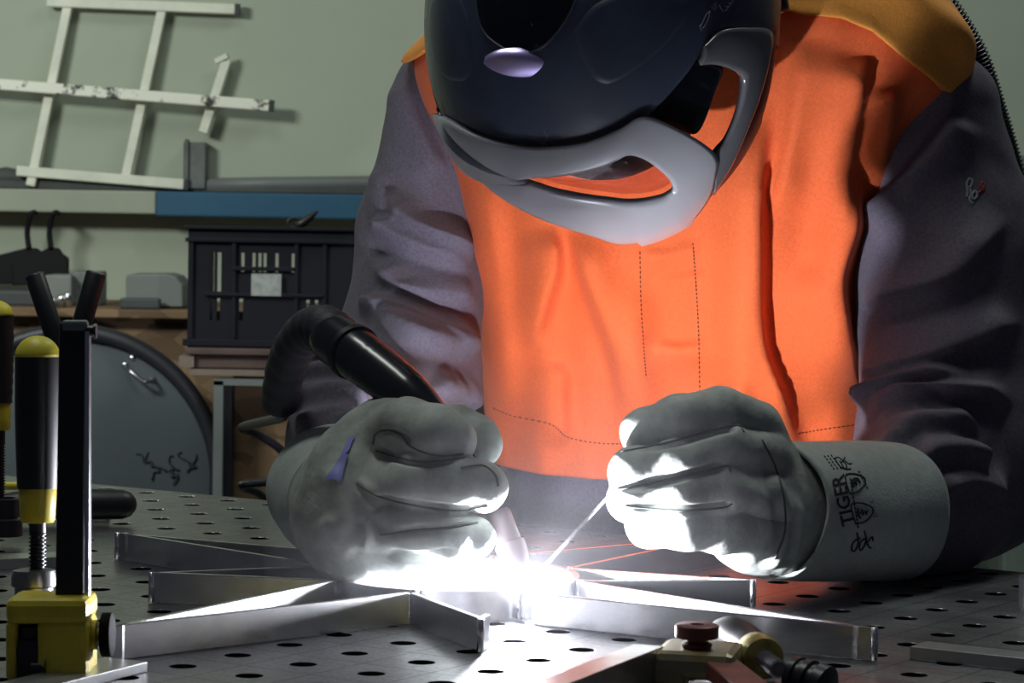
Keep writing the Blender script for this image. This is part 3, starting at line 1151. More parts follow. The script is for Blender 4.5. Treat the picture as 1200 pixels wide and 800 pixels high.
# clamp lying on its side at the front edge
dK = 1.50
q = TB(818, 812)
cl3 = empty('bar_clamp', (q[0], q[1], TZ))
tag(cl3, 'worn olive clamp with red brown knob lying at the front edge of the table', 'clamp', 'yellow bar clamps')
M_olive = mat('worn_olive_paint', (0.30, 0.28, 0.21), 0.40, 0.4, var=0.9, vscale=70, col2=(0.30, 0.22, 0.08))
M_redb = mat('red_brown_knob', (0.20, 0.055, 0.045), 0.45, var=0.5, vscale=60)
ko = W(818, 762, dK)
bodyz = float(W(818, 763, dK)[2])
sl = G()
xw = 98 * dK / FPX
bd3 = sl
yaw = math.radians(-12)
Mz = np.array([[math.cos(yaw), -math.sin(yaw), 0], [math.sin(yaw), math.cos(yaw), 0], [0, 0, 1]])
cc = np.array([ko[0] + 0.0005, ko[1] + 0.012, 0])
hz_ = bodyz - TZ
g = G()
g.box(cc + Mz @ np.array([0, 0.008, TZ + hz_ - 0.008]), (xw, 0.052, 0.016), Mz)
sb = g.build('slider_body', M_olive, cl3, smooth=False, bevel=0.005)
for sx_ in (-1, 1):
    g = G()
    g.box(cc + Mz @ np.array([sx_ * (xw / 2 - (0.010 if sx_ < 0 else 0.006)), 0, 0]) + np.array([0, 0, TZ + hz_ / 2 - 0.003]), (0.020 if sx_ < 0 else 0.012, 0.0356, hz_ - 0.008), Mz)
    g.build('slider_cheek', M_olive, sb, smooth=False, bevel=0.003)
g = G()
g.box(cc + Mz @ np.array([0.004, 0.008, 0]) + np.array([0, 0, TZ + hz_ / 2]), (0.026, 0.012, hz_ - 0.006), Mz)
g.build('slider_core', M_dark, sb, smooth=False)
g = G()
bdir = unit(W(872, 842, dK - 0.10) - W(836, 778, dK))
g.bar(W(836, 782, dK) + np.array([0, 0.03, 0.0]), W(836, 782, dK) + np.array([0.020, -0.10, -0.002]), 0.020, 0.010)
g.build('bar', M_redb, cl3, smooth=False, bevel=0.001)
g = G()
g.lathe(ko + np.array([0, 0.012, -0.001]), (0, 0, 1), [(0, 0.008), (0.003, 0.009), (0.0045, 0.006), (0.006, 0.006), (0.0065, 0.0118), (0.007, 0.0126), (0.0135, 0.0126), (0.0142, 0.0115), (0.0142, 0.004), (0.0125, 0.003)], 36)
g.build('thumb_screw', M_redb, cl3, angle=40)
# its handle: dark curved grip, ferrule, spindle and ribbed nut going to the right
hp = [(846, 742, 1.60), (868, 745, 1.585), (890, 768, 1.555), (905, 785, 1.535)]
g = G()
g.tube(spline([W(838, 748, 1.62), W(858, 744, 1.60), W(878, 757, 1.58), (W(893, 773, 1.555))], 16), [0.006, 0.009, 0.0105, 0.011, 0.0115, 0.0115, 0.0115, 0.0115, 0.0115, 0.0115, 0.0115, 0.0115, 0.0112, 0.011, 0.0105, 0.010], 24)
g.build('grip', mat('worn_grip', (0.03, 0.025, 0.03), 0.35, 0.0, var=0.5, vscale=60), cl3)
a0 = W(884, 764, 1.545)
a1 = W(935, 800, 1.46)
sx_ = unit(a1 - a0)
g = G()
g.lathe(a0, sx_, [(0, 0.0105), (0.002, 0.0125), (0.014, 0.0135), (0.020, 0.0120), (0.022, 0.007)], 28)
g.build('ferrule', mat('worn_yellow', (0.34, 0.27, 0.08), 0.35, 0.4, var=0.6, vscale=80), cl3, angle=50)
g = G()
aa, bb, prf = thread(a0 + sx_ * 0.021, a0 + sx_ * 0.05, 0.0055, 0.0022)
g.lathe(aa, bb, prf, 20)
g.build('spindle', M_steel, cl3, angle=50)
g = G()
n0 = W(926, 788, 1.47)
g.lathe(n0, unit(W(985, 812, 1.45) - n0), [(0, 0.005), (0.001, 0.010), (0.005, 0.0108), (0.006, 0.0095), (0.008, 0.0095), (0.009, 0.0115), (0.013, 0.0118), (0.014, 0.0098), (0.017, 0.0098), (0.018, 0.012), (0.024, 0.012), (0.026, 0.009)], 28)
g.build('swivel_nut', M_black, cl3, angle=40)
# ------------------------------------------------------------------ person
M_skin = mat('dark_hood', (0.02, 0.02, 0.024), 0.8)
d0 = {}


def wpts(*a):
    return [W(*q) for q in a]


# body: one continuous figure standing behind the table, bent over it
HEAD = W(712, 22, 2.0)
hipz = 0.86
pel = np.array([W(800, 600, 2.52)[0], 2.56, hipz])
SHL, SHR = W(548, 118, 2.29), W(1098, 128, 2.16)
ELL, WRL = W(462, 452, 2.20), W(412, 572, 1.93)
ELR, WRR = W(1116, 556, 2.10), W(960, 600, 1.90)
chest = W(810, 200, 2.26)
belly = W(802, 470, 2.44)


def body_fn(P):
    d = cone(P, pel, belly, 0.135, 0.135)
    d = smin(d, cone(P, belly, chest, 0.13, 0.125), 0.05)
    d = smin(d, cone(P, chest, W(800, 60, 2.24), 0.12, 0.07), 0.05)
    for S_, E_, Wr in ((SHL, ELL, WRL), (SHR, ELR, WRR)):
        d = smin(d, cone(P, chest, S_, 0.09, 0.045), 0.04)
        d = smin(d, cone(P, S_, E_, 0.045, 0.034), 0.02)
        d = smin(d, cone(P, E_, Wr, 0.034, 0.024), 0.02)
    nk = W(790, 40, 2.2)
    d = smin(d, cone(P, nk, HEAD, 0.055, 0.05), 0.03)
    d = smin(d, ellip(P, HEAD, np.stack([R_, U_, -F_]), (0.072, 0.10, 0.088)), 0.02)
    for s in (-1, 1):
        hip = pel + np.array([0.09 * s, 0, -0.03])
        knee = np.array([pel[0] + 0.12 * s, 2.53, 0.46])
        ank = np.array([pel[0] + 0.13 * s, 2.62, 0.07])
        d = smin(d, cone(P, hip, knee, 0.095, 0.065), 0.04)
        d = smin(d, cone(P, knee, ank, 0.062, 0.045), 0.02)
        d = smin(d, cone(P, ank + np.array([0, 0.02, -0.03]), ank + np.array([0.01 * s, -0.16, -0.035]), 0.04, 0.033), 0.02)
    return d


V, Q = nets(body_fn, (-0.22, 1.85, -0.02), (0.52, 2.76, 1.42), 0.011)
V[:, 2] = np.maximum(V[:, 2], 0.001)
person = mko('person', mesh_np('person', V, Q), M_body)
tag(person, 'welder in orange and grey jacket and black helmet bending over the table', 'person')

# ---- jacket front (orange) as a loft of rings
rows = [  # y px, left x, right x, front distance, half depth
    (-75, 690, 900, 2.10, 0.070), (-45, 600, 1000, 2.075, 0.095), (-15, 540, 1062, 2.065, 0.11), (20, 512, 1098, 2.062, 0.118), (60, 484, 1120, 2.062, 0.122),
    (110, 492, 1106, 2.07, 0.125), (180, 522, 1066, 2.088, 0.128), (260, 540, 1030, 2.11, 0.13), (340, 550, 1018, 2.138, 0.13),
    (420, 560, 1018, 2.17, 0.13), (490, 568, 1022, 2.20, 0.13), (540, 576, 1022, 2.218, 0.13)]
RW = np.array(rows, float)
NR, NA = 210, 280
YAW = 0.22


def row_at(v):
    t = np.linspace(0, 1, len(RW))
    return np.array([np.interp(v, t, RW[:, k]) for k in range(5)])


def torso(th, v):
    y, xl, xr, df, hd = row_at(v)
    xc = (xl + xr) / 2
    dc = df + hd
    hw = (xr - xl) / 2 * dc / FPX
    c, s = math.cos(th), math.sin(th)
    e = 2 / 2.5
    c = math.copysign(abs(c) ** e, c)
    s = math.copysign(abs(s) ** e, s)
    # hem dips towards the middle
    t = max(0, (v - 0.6) / 0.4)
    y2 = y + t * t * (16 * max(s, 0) * (1 - ((c + 0.25) / 1.2) ** 2) - 6 * c * 0)
    return W(xc, y2, dc) + R_ * hw * c - F_ * (hd * s + YAW * hw * c)


ths = np.linspace(0, 2 * PI, NA, endpoint=False)
from_rows = np.linspace(0, 1, NR)
# smooth the row table with a spline
sm = spline(RW, 120)
RW = sm
V = np.array([torso(th, v) for v in from_rows for th in ths])
Q = np.array([(i * NA + k, i * NA + (k + 1) % NA, (i + 1) * NA + (k + 1) % NA, (i + 1) * NA + k) for i in range(NR - 1) for k in range(NA)])
uv = PX(V)
front = np.repeat(np.ones((NR, 1)), NA, 1)
fw = np.clip(np.tile(np.sin(ths), NR) * 3 + 0.6, 0, 1)
disp = np.zeros(len(V))
FO = [  # polyline, height, sharp px, soft px, side
    ([(642, 262), (650, 310), (636, 360), (618, 410)], 0.010, 9, 34, 1),
    ([(668, 262), (686, 320), (706, 370), (724, 420), (738, 500)], 0.013, 9, 40, -1),
    ([(900, 120), (886, 210), (884, 300), (888, 400), (912, 470), (938, 540)], 0.022, 9, 62, 1),
    ([(1004, 200), (996, 270), (980, 330), (990, 400), (1006, 470)], 0.016, 10, 40, 1),
    ([(1010, 60), (1002, 120), (990, 190), (985, 260)], 0.010, 9, 30, 1),
    ([(940, 40), (935, 110), (922, 190), (905, 260)], 0.009, 12, 40, -1),
    ([(1045, 100), (1040, 150), (1025, 210)], 0.008, 8, 24, 1),
    ([(560, 200), (575, 300), (590, 420), (600, 510)], 0.007, 20, 40, 1),
    ([(660, 420), (655, 470), (662, 530)], 0.007, 12, 30, 1),
    ([(760, 330), (800, 328), (830, 318)], 0.0035, 8, 14, 1),
    ([(745, 300), (790, 300), (820, 285)], 0.0035, 9, 14, 1),
    ([(760, 402), (800, 412), (830, 400)], 0.005, 8, 18, 1),
    ([(850, 440), (870, 480), (900, 540)], 0.006, 12, 30, 1),
    ([(950, 300), (945, 400), (960, 500)], 0.006, 20, 40, 1)]
for poly, a, ws, wf, sd in FO:
    disp += (1.5 if a > 0.02 else 2.1) * fold(uv, poly, a, ws, wf, sd, 0.25)
# broad hanging waves that grow towards the hem
vv = np.repeat(from_rows, NA)
disp += vv ** 2 * 0.006 * (np.sin(uv[:, 0] * 0.052 + 0.6 * np.sin(uv[:, 1] * 0.02)) + 0.6 * np.sin(uv[:, 0] * 0.11 + 1.0))
disp += 0.0025 * nz(V, 38, 2.0) + 0.0012 * nz(V, 90, 5.0)
V2 = V - F_[None] * (disp * fw)[:, None]
# stitched double seams of the front placket
jk = mko('jacket_front', mesh_np('jacket_front', V2, Q), M_orange, person)
jk['label'] = 'orange jacket front with hanging folds'
jk.modifiers.new('thickness', 'SOLIDIFY').thickness = 0.003
bv_j = BVHTree.FromPolygons([tuple(v) for v in V2], [tuple(map(int, q)) for q in Q])


def onto(bvh, x, y, lift=0.0006):
    d = Vector(F_ + R_ * (x - 600) / FPX - U_ * (y - 400) / FPX).normalized()
    h = bvh.ray_cast(Vector(CAM), d)
    if h[0] is None:
        return None
    return np.array(h[0] - d * lift)


M_thread = mat('dark_thread', (0.13, 0.03, 0.012), 0.9)


def stitches(bvh, poly, parent, step=5.0, r=0.0005, m=None):
    P = spline(poly, int(sum(math.dist(poly[i], poly[i + 1]) for i in range(len(poly) - 1)) / step * 2) + 2)
    g = G()
    for i in range(0, len(P) - 1, 2):
        a, b = onto(bvh, *P[i]), onto(bvh, *P[i + 1])
        if a is None or b is None or np.linalg.norm(a - b) > 0.012:
            continue
        g.tube([a, b], r, 5)
    o = g.build('stitching', m or M_thread, parent)
    o['kind'] = 'stuff'
    return o


stitches(bv_j, [(750, 295), (751, 350), (754, 400), (757, 440)], jk)
stitches(bv_j, [(812, 285), (816, 340), (819, 400), (820, 468)], jk)
stitches(bv_j, [(578, 478), (600, 487), (645, 497), (665, 512), (700, 519), (735, 520)], jk)
stitches(bv_j, [(935, 508), (965, 503), (1000, 498)], jk)

# grey lower edge of the jacket below the orange front
lowV, lowQ = [], []
NL2, NA2 = 40, 160
for i in range(NL2):
    t = i / (NL2 - 1)
    y = 490 + 190 * t
    for k in range(NA2):
        th = 2 * PI * k / NA2
        c, sn = math.cos(th), math.sin(th)
        hd2 = 0.125
        dcn = 2.232 + 0.03 * t + hd2
        hw2 = (208 - 12 * t) * dcn / FPX
        wv = 0.004 * math.sin(th * 11 + t * 2) + 0.003 * math.sin(th * 17 - t * 4)
        lowV.append(W(798, y, dcn) + R_ * hw2 * c - F_ * ((hd2 + wv) * sn + YAW * hw2 * c))
lowQ = np.array([(i * NA2 + k, i * NA2 + (k + 1) % NA2, (i + 1) * NA2 + (k + 1) % NA2, (i + 1) * NA2 + k) for i in range(NL2 - 1) for k in range(NA2)])
lj = mko('jacket_lower_edge', mesh_np('jacket_lower_edge', np.array(lowV), lowQ), M_grey, person, solid=0.003, recalc=True)
lj['label'] = 'grey lower edge of the jacket below the orange front'

# yoke on the shoulders, lapped over the front with a raised edge
seam = np.array([(440, 82), (480, 76), (520, 50), (560, 20), (640, 0), (760, -10), (880, 4), (930, 18), (975, 22), (1010, 38), (1048, 72), (1075, 92), (1096, 108), (1112, 112), (1130, 112), (1160, 110)], float)
yV, yQ = [], []
TH = np.linspace(-PI / 2, 1.5 * PI, 260)
NV = 60
for k, th in enumerate(TH):
    # find v where the surface crosses the seam
    lo_v, hi_v = 0.0, 0.5
    vs_ = np.linspace(0.0, 0.75, 90)
    pts = np.array([torso(th, v) for v in vs_])
    pu = PX(pts)
    sy = np.interp(pu[:, 0], seam[:, 0], seam[:, 1])
    ok = np.where(pu[:, 1] > sy)[0]
    vm = vs_[ok[0]] if len(ok) else 0.45
    if len(ok) and ok[0] > 0:
        i = ok[0]
        f0, f1 = (pu - np.stack([pu[:, 0], sy], 1))[i - 1:i + 1, 1]
        vm = vs_[i - 1] + (vs_[i] - vs_[i - 1]) * (-f0) / (f1 - f0 + 1e-9)
    for j in range(NV):
        v = vm * j / (NV - 1)
        p = torso(th, v)
        c = torso(PI / 2, v) + F_ * row_at(v)[4]
        n = unit(p - c)
        lift = 0.005 + 0.004 * math.exp(-((NV - 1 - j) / 5.0) ** 2) + 0.0025 * math.sin(th * 9 + v * 30) * (j / NV)
        yV.append(p + n * lift)
for k in range(len(TH) - 1):
    for j in range(NV - 1):
        a = k * NV + j
        yQ.append((a, a + 1, a + NV + 1, a + NV))
yo = mko('yoke', mesh_np('yoke', np.array(yV), np.array(yQ)), M_yoke, person, solid=0.004, offset=-1, recalc=True)
yo['label'] = 'orange shoulder yoke with lapped edge, room light put into its colour'


# ---- sleeves
def sleeve(name, fn, lo, hi, folds, res=0.0027, label=None, noise_amp=0.0012):
    V, Q = nets(fn, lo, hi, res)
    V = relax(V, Q, 2)
    N = vnorm(V, Q)
    uv = PX(V)
    face = np.clip(-(N @ F_) * 2.5 + 0.05, 0, 1)
    disp = np.zeros(len(V))
    for poly, a, ws, wf, sd in folds:
        disp += 2.2 * fold(uv, poly, a, ws, wf, sd, 0.22) * face
    disp += noise_amp * nz(V, 45, 1.0) + noise_amp * 0.5 * nz(V, 100, 4.0)
    V = V + N * disp[:, None]
    V[:, 2] = np.maximum(V[:, 2], TZ + 0.001)
    o = mko(name, mesh_np(name, V, Q), M_grey, person)
    if label:
        o['label'] = label
    return o, BVHTree.FromPolygons([tuple(v) for v in V], [tuple(map(int, q)) for q in Q])


def left_fn(P):
    a, m, e, f, w = W(538, 120, 2.285), W(500, 270, 2.27), W(474, 440, 2.205), W(426, 520, 2.03), W(406, 572, 1.93)
    d = cone(P, a, m, 0.058, 0.056)
    d = smin(d, cone(P, m, e, 0.056, 0.060), 0.02)
    d = smin(d, cone(P, e, f, 0.060, 0.056), 0.02)
    d = smin(d, cone(P, f, w, 0.056, 0.046), 0.015)
    return d


LF = [([(442, 258), (462, 282), (500, 302), (556, 318)], 0.008, 7, 26, -1),
      ([(452, 225), (480, 265), (520, 292), (556, 302)], 0.007, 7, 24, -1),
      ([(436, 300), (470, 345), (520, 350), (560, 352)], 0.006, 8, 26, -1),
      ([(424, 345), (440, 376), (484, 402), (530, 412), (572, 398)], 0.009, 7, 32, -1),
      ([(446, 190), (450, 240), (446, 290)], 0.003, 8, 20, 1),
      ([(470, 90), (490, 150), (520, 210)], 0.004, 10, 24, 1),
      ([(360, 430), (400, 425), (440, 440), (480, 470)], 0.010, 7, 18, -1),
      ([(352, 455), (400, 452), (440, 470)], 0.009, 7, 18, -1),
      ([(346, 480), (395, 476), (440, 492)], 0.009, 7, 18, -1),
      ([(342, 508), (390, 500), (430, 505)], 0.008, 7, 18, -1),
      ([(500, 455), (540, 462), (566, 480)], 0.006, 6, 18, -1)]
slL, bvL = sleeve('sleeve', left_fn, (-0.30, 1.88, 0.80), (0.08, 2.40, 1.34), LF, label='grey purple sleeve of the arm holding the torch')


def right_fn(P):
    a, m, e, f, w = W(1088, 136, 2.15), W(1112, 300, 2.15), W(1122, 540, 2.11), W(1070, 590, 2.045), W(1020, 600, 1.965)
    d = cone(P, a, m, 0.058, 0.074)
    d = smin(d, cone(P, m, e, 0.076, 0.076), 0.02)
    d = smin(d, cone(P, e, f, 0.074, 0.062), 0.03)
    d = smin(d, cone(P, f, w, 0.062, 0.048), 0.02)
    return d


RF = [([(1008, 265), (1050, 230), (1100, 170), (1120, 130)], 0.008, 10, 26, 1),
      ([(1004, 350), (1060, 345), (1120, 320), (1180, 250)], 0.008, 10, 34, -1),
      ([(1002, 440), (1060, 430), (1140, 400), (1200, 370)], 0.007, 10, 30, -1),
      ([(1000, 470), (1030, 470), (1070, 455), (1140, 440)], 0.010, 8, 22, -1),
      ([(1000, 500), (1060, 488), (1120, 470), (1190, 470)], 0.011, 8, 22, -1),
      ([(1020, 520), (1080, 512), (1150, 500)], 0.009, 8, 22, -1),
      ([(1060, 545), (1110, 540), (1160, 545)], 0.009, 8, 20, -1),
      ([(1090, 580), (1130, 570), (1180, 585)], 0.007, 8, 20, -1)]
slR, bvR = sleeve('sleeve', right_fn, (0.20, 1.90, 0.80), (0.52, 2.30, 1.34), RF, label='dark grey sleeve of the arm holding the filler rod')

# small embroidered emblem on the sleeve
M_emb = mat('grey_thread', (0.30, 0.31, 0.33), 0.8)
M_embr = mat('red_thread', (0.30, 0.05, 0.04), 0.8)


def ink_line(bvh, pts, r, m, parent, name, n=24, closed=False, seg=6):
    P = spline(pts + ([pts[0]] if closed else []), n)
    W3 = [onto(bvh, x, y, 0.0003) for x, y in P]
    W3 = [q for q in W3 if q is not None]
    if len(W3) < 2:
        return None
    g = G()
    g.tube(W3, r, seg)
    return g.build(name, m, parent)


for k, (pts, m_, cl_) in enumerate((
        ([(1136, 209), (1133, 214), (1134, 220), (1138, 218), (1139, 212)], M_emb, True),
        ([(1133, 218), (1134, 224), (1133, 231)], M_emb, False),
        ([(1137, 221), (1138, 228), (1136, 234), (1140, 239)], M_emb, False),
        ([(1142, 224), (1139, 229), (1141, 234), (1145, 230), (1144, 225)], M_emb, True),
        ([(1151, 213), (1149, 219), (1152, 223), (1153, 216)], M_embr, True),
        ([(1145, 227), (1149, 224), (1152, 218)], M_embr, False))):
    ink_line(bvR, pts, 0.0011, m_, slR, 'emblem', 20, cl_)


# ---- gloves
def capsules(P, lst, k):
    d = None
    for a, b, ra, rb in lst:
        q = cone(P, a, b, ra, rb)
        d = q if d is None else smin(d, q, k)
    return d


def chain(pts, radii, dz=-0.100, k=0.95):
    w = [W(p[0], p[1], p[2] + dz) for p in pts]
    return [(w[i], w[i + 1], radii[i] * k, radii[i + 1] * k) for i in range(len(w) - 1)]


def smax(a, b, k):
    return -smin(-a, -b, k)


FR = [chain([(884, 500, 1.935), (846, 484, 1.905), (795, 490, 1.888), (757, 507, 1.895), (764, 520, 1.94), (810, 520, 1.955)], [0.020, 0.0180, 0.0168, 0.0172, 0.016, 0.015], -0.105, 0.946),
      chain([(892, 536, 1.925), (846, 526, 1.890), (795, 541, 1.872), (743, 554, 1.874), (748, 560, 1.92), (800, 560, 1.94)], [0.020, 0.0185, 0.0170, 0.0172, 0.016, 0.015], -0.105, 0.946),
      chain([(892, 580, 1.92), (846, 572, 1.884), (795, 580, 1.866), (740, 584, 1.872), (748, 588, 1.92), (800, 596, 1.94)], [0.020, 0.0185, 0.0160, 0.0158, 0.015, 0.014], -0.105, 0.946),
      chain([(890, 622, 1.93), (846, 618, 1.892), (800, 616, 1.878), (762, 614, 1.882), (764, 612, 1.93), (800, 612, 1.945)], [0.020, 0.0178, 0.0165, 0.0160, 0.014, 0.013], -0.105, 0.946)]
PALM_R = [(W(882, 520, 1.842), W(893, 590, 1.855), 0.024, 0.037), (W(886, 560, 1.838), W(898, 598, 1.858), 0.028, 0.040), (W(882, 620, 1.838), W(895, 606, 1.858), 0.024, 0.038), (W(900, 600, 1.855), W(918, 600, 1.875), 0.038, 0.033)]
THUMB_R = chain([(885, 545, 1.985), (840, 560, 1.985), (790, 575, 1.965), (755, 582, 1.93)], [0.024, 0.021, 0.019, 0.016], -0.105, 0.946)


def glove_r(P):
    fin = None
    for f in FR:
        q = capsules(P, f, 0.006)
        fin = q if fin is None else smin(fin, q, 0.0018)
    th = capsules(P, THUMB_R, 0.006)
    pal = capsules(P, PALM_R, 0.02)
    d = smin(fin, pal, 0.008)
    return smin(d, th, 0.006)


def glove(name, fn, lo, hi, folds, label, res=0.0015):
    V, Q = nets(fn, lo, hi, res)
    V = relax(V, Q, 1)
    N = vnorm(V, Q)
    uv = PX(V)
    face = np.clip(-(N @ F_) * 2.5 + 0.5, 0, 1)
    disp = np.zeros(len(V))
    for poly, a, ws, wf, sd in folds:
        disp += fold(uv, poly, a, ws, wf, sd, 0.25) * face
    disp += 0.0009 * nz(V, 70, 3.0) + 0.0004 * nz(V, 190, 7.0)
    V = V + N * disp[:, None]
    V[:, 2] = np.maximum(V[:, 2], TZ + 0.0012)
    o = mko(name, mesh_np(name, V, Q), M_leather, person)
    o['label'] = label
    return o, BVHTree.FromPolygons([tuple(v) for v in V], [tuple(map(int, q)) for q in Q])


GFR = [([(900, 545), (915, 590), (912, 640), (890, 672)], 0.005, 7, 16, 1),
       ([(880, 560), (895, 600), (888, 640), (868, 665)], 0.004, 8, 16, 1),
       ([(925, 570), (934, 610), (926, 650), (908, 676)], 0.005, 7, 18, 1),
       ([(735, 527), (795, 514), (846, 501), (866, 500)], -0.007, 4, 5, 1),
       ([(722, 573), (777, 562), (830, 550), (852, 545)], -0.007, 4, 5, 1),
       ([(728, 592), (795, 597), (846, 594), (860, 590)], -0.007, 4, 5, 1)]
glR, bgR = glove('welding_glove', glove_r, (0.03, 1.67, TZ - 0.02), (0.27, 1.95, TZ + 0.17), GFR, 'pale grey leather glove gripping the thin filler rod')

# open cuff of that glove
def cuff(axis_pts, radii, parent, thick=0.0025, NA_=96, NL=40, squash=1.0, floor=True):
    C = spline(axis_pts, NL)
    Rr = np.interp(np.linspace(0, 1, NL), np.linspace(0, 1, len(radii)), radii)
    V = []
    T0 = unit(C[-1] - C[0])
    u = unit(np.cross(T0, (0, 0, 1)))
    w = np.cross(u, T0)
    for i in range(NL):
        for k in range(NA_):
            a = 2 * PI * k / NA_
            rr = Rr[i] * (1 + 0.012 * math.sin(3 * a + i * 0.12) + 0.008 * math.sin(5 * a - i * 0.2))
            p = C[i] + rr * (math.cos(a) * u + math.sin(a) * w * squash)
            if floor:
                p[2] = max(p[2], TZ + 0.0035 + 0.0)
            V.append(p)
    Q = np.array([(i * NA_ + k, i * NA_ + (k + 1) % NA_, (i + 1) * NA_ + (k + 1) % NA_, (i + 1) * NA_ + k) for i in range(NL - 1) for k in range(NA_)])
    V = np.array(V)
    # outward facing
    c = V[Q[0]].mean(0)
    n = np.cross(V[Q[0][1]] - V[Q[0][0]], V[Q[0][3]] - V[Q[0][0]])
    cn = c - C[0]
    cn = cn - T0 * (cn @ T0)
    if n @ cn < 0:
        Q = Q[:, ::-1]
    o = mko('cuff', mesh_np('cuff', V, Q), M_cuff, parent, solid=thick, offset=-1)
    return o, BVHTree.FromPolygons([tuple(v) for v in V], [tuple(map(int, q)) for q in Q])


cfR, bcR = cuff([W(904, 598, 1.850), W(970, 599, 1.900), W(1044, 600, 1.965)], [0.0485, 0.0505, 0.0518], glR)

# viewer-left glove
FL = [chain([(452, 508, 1.88), (478, 500, 1.835), (512, 507, 1.815), (530, 516, 1.815)], [0.026, 0.0195, 0.0185, 0.0165]),          # thumb along the torch
      chain([(500, 500, 1.90), (535, 500, 1.885), (560, 514, 1.875), (568, 524, 1.872)], [0.017, 0.0155, 0.0145, 0.0125]),          # index behind it
      chain([(448, 562, 1.86), (490, 562, 1.822), (535, 566, 1.810), (566, 570, 1.815), (566, 576, 1.86), (520, 575, 1.89)], [0.020, 0.0195, 0.0190, 0.0160, 0.014, 0.014]),
      chain([(448, 618, 1.865), (490, 618, 1.832), (530, 624, 1.822), (556, 630, 1.828), (552, 634, 1.87), (510, 630, 1.90)], [0.020, 0.0180, 0.0165, 0.0130, 0.012, 0.013]),
      chain([(440, 640, 1.875), (480, 646, 1.855), (515, 650, 1.852), (535, 648, 1.858)], [0.020, 0.0155, 0.0140, 0.011])]
PALM_L = [(W(436, 560, 1.785), W(440, 620, 1.785), 0.042, 0.036), (W(455, 520, 1.785), W(425, 600, 1.80), 0.028, 0.0455), (W(430, 600, 1.79), W(400, 588, 1.87), 0.0445, 0.0445)]


def glove_l(P):
    fin = None
    for f in FL:
        q = capsules(P, f, 0.006)
        fin = q if fin is None else smin(fin, q, 0.0018)
    pal = capsules(P, PALM_L, 0.02)
    return smin(fin, pal, 0.007)


GFL = [([(410, 566), (440, 580), (475, 590), (530, 598), (580, 592)], -0.006, 4, 5, 1),
       ([(446, 626), (490, 620), (530, 616), (562, 611)], -0.005, 4, 5, 1),
       ([(415, 560), (440, 578), (452, 600), (448, 620)], 0.006, 6, 20, 1),
       ([(438, 522), (462, 536), (500, 541), (545, 534)], -0.006, 3, 4, 1),
       ([(440, 510), (455, 505), (472, 512), (480, 524)], -0.004, 4, 4, 1),
       ([(380, 600), (400, 625), (420, 650)], 0.004, 8, 18, 1),
       ([(450, 645), (490, 652), (540, 645)], -0.004, 4, 5, 1),
       ([(392, 540), (402, 580), (410, 630)], 0.005, 6, 16, 1),
       ([(425, 600), (432, 625), (425, 650)], 0.004, 6, 14, 1)]
glL, bgL = glove('welding_glove', glove_l, (-0.17, 1.66, TZ - 0.02), (0.02, 1.95, TZ + 0.18), GFL, 'pale grey leather glove holding the black torch')
cfL, bcL = cuff([W(416, 592, 1.815), W(402, 582, 1.87), W(392, 574, 1.93)], [0.0462, 0.0478, 0.0492], glL)


# sewn seams of the gloves
M_seam = mat('glove_seam', (0.10, 0.105, 0.10), 0.8)
for bv_, par_, lines_ in ((bgR, glR, ([(728, 529), (760, 523), (795, 515), (846, 501), (866, 499), (872, 506)], [(722, 574), (777, 563), (830, 551), (852, 546), (856, 552)], [(732, 593), (795, 598), (846, 595), (858, 590)], [(893, 515), (908, 545), (918, 580), (920, 620), (908, 655)])),
                          (bgL, glL, ([(437, 520), (441, 508), (455, 504), (470, 510), (480, 522), (500, 531), (520, 534), (543, 532)], [(440, 528), (470, 537), (500, 541), (545, 536)], [(418, 566), (440, 580), (475, 590), (530, 598), (572, 593)], [(446, 627), (490, 621), (530, 617), (560, 612)], [(540, 548), (565, 545), (580, 556), (584, 570)]))):
    for l_ in lines_:
        ink_line(bv_, l_, 0.00075, M_seam, par_, 'seam', 40)


# printing on the cuffs
def text_on(bvh, s, cx, cy, size, rot, parent, name, m, stretch=1.0, bold=False):
    cu = bpy.data.curves.new('t', 'FONT')
    cu.body = s
    cu.align_x, cu.align_y = 'CENTER', 'CENTER'
    cu.size = size
    cu.resolution_u = 2
    if bold:
        cu.offset = size * 0.018
    ob = bpy.data.objects.new('t', cu)
    COL.objects.link(ob)
    bpy.context.view_layer.update()
    me = ob.to_mesh()
    bm = bmesh.new()
    bm.from_mesh(me)
    bmesh.ops.triangulate(bm, faces=bm.faces)
    bmesh.ops.subdivide_edges(bm, edges=[e for e in bm.edges if e.calc_length() > size * 0.2], cuts=2)
    c, sn = math.cos(rot), math.sin(rot)
    bad = []
    for v in bm.verts:
        x, y = v.co.x * stretch, v.co.y
        X, Y = x * c - y * sn, x * sn + y * c
        p = onto(bvh, cx + X, cy - Y, 0.0005)
        if p is None:
            bad.append(v)
        else:
            v.co = p
    bmesh.ops.delete(bm, geom=bad, context='VERTS')
    me2 = bpy.data.meshes.new(name)
    bm.to_mesh(me2)
    bm.free()
    ob.to_mesh_clear()
    bpy.data.objects.remove(ob)
    bpy.data.curves.remove(cu)
    return mko(name, me2, m, parent, smooth=False)


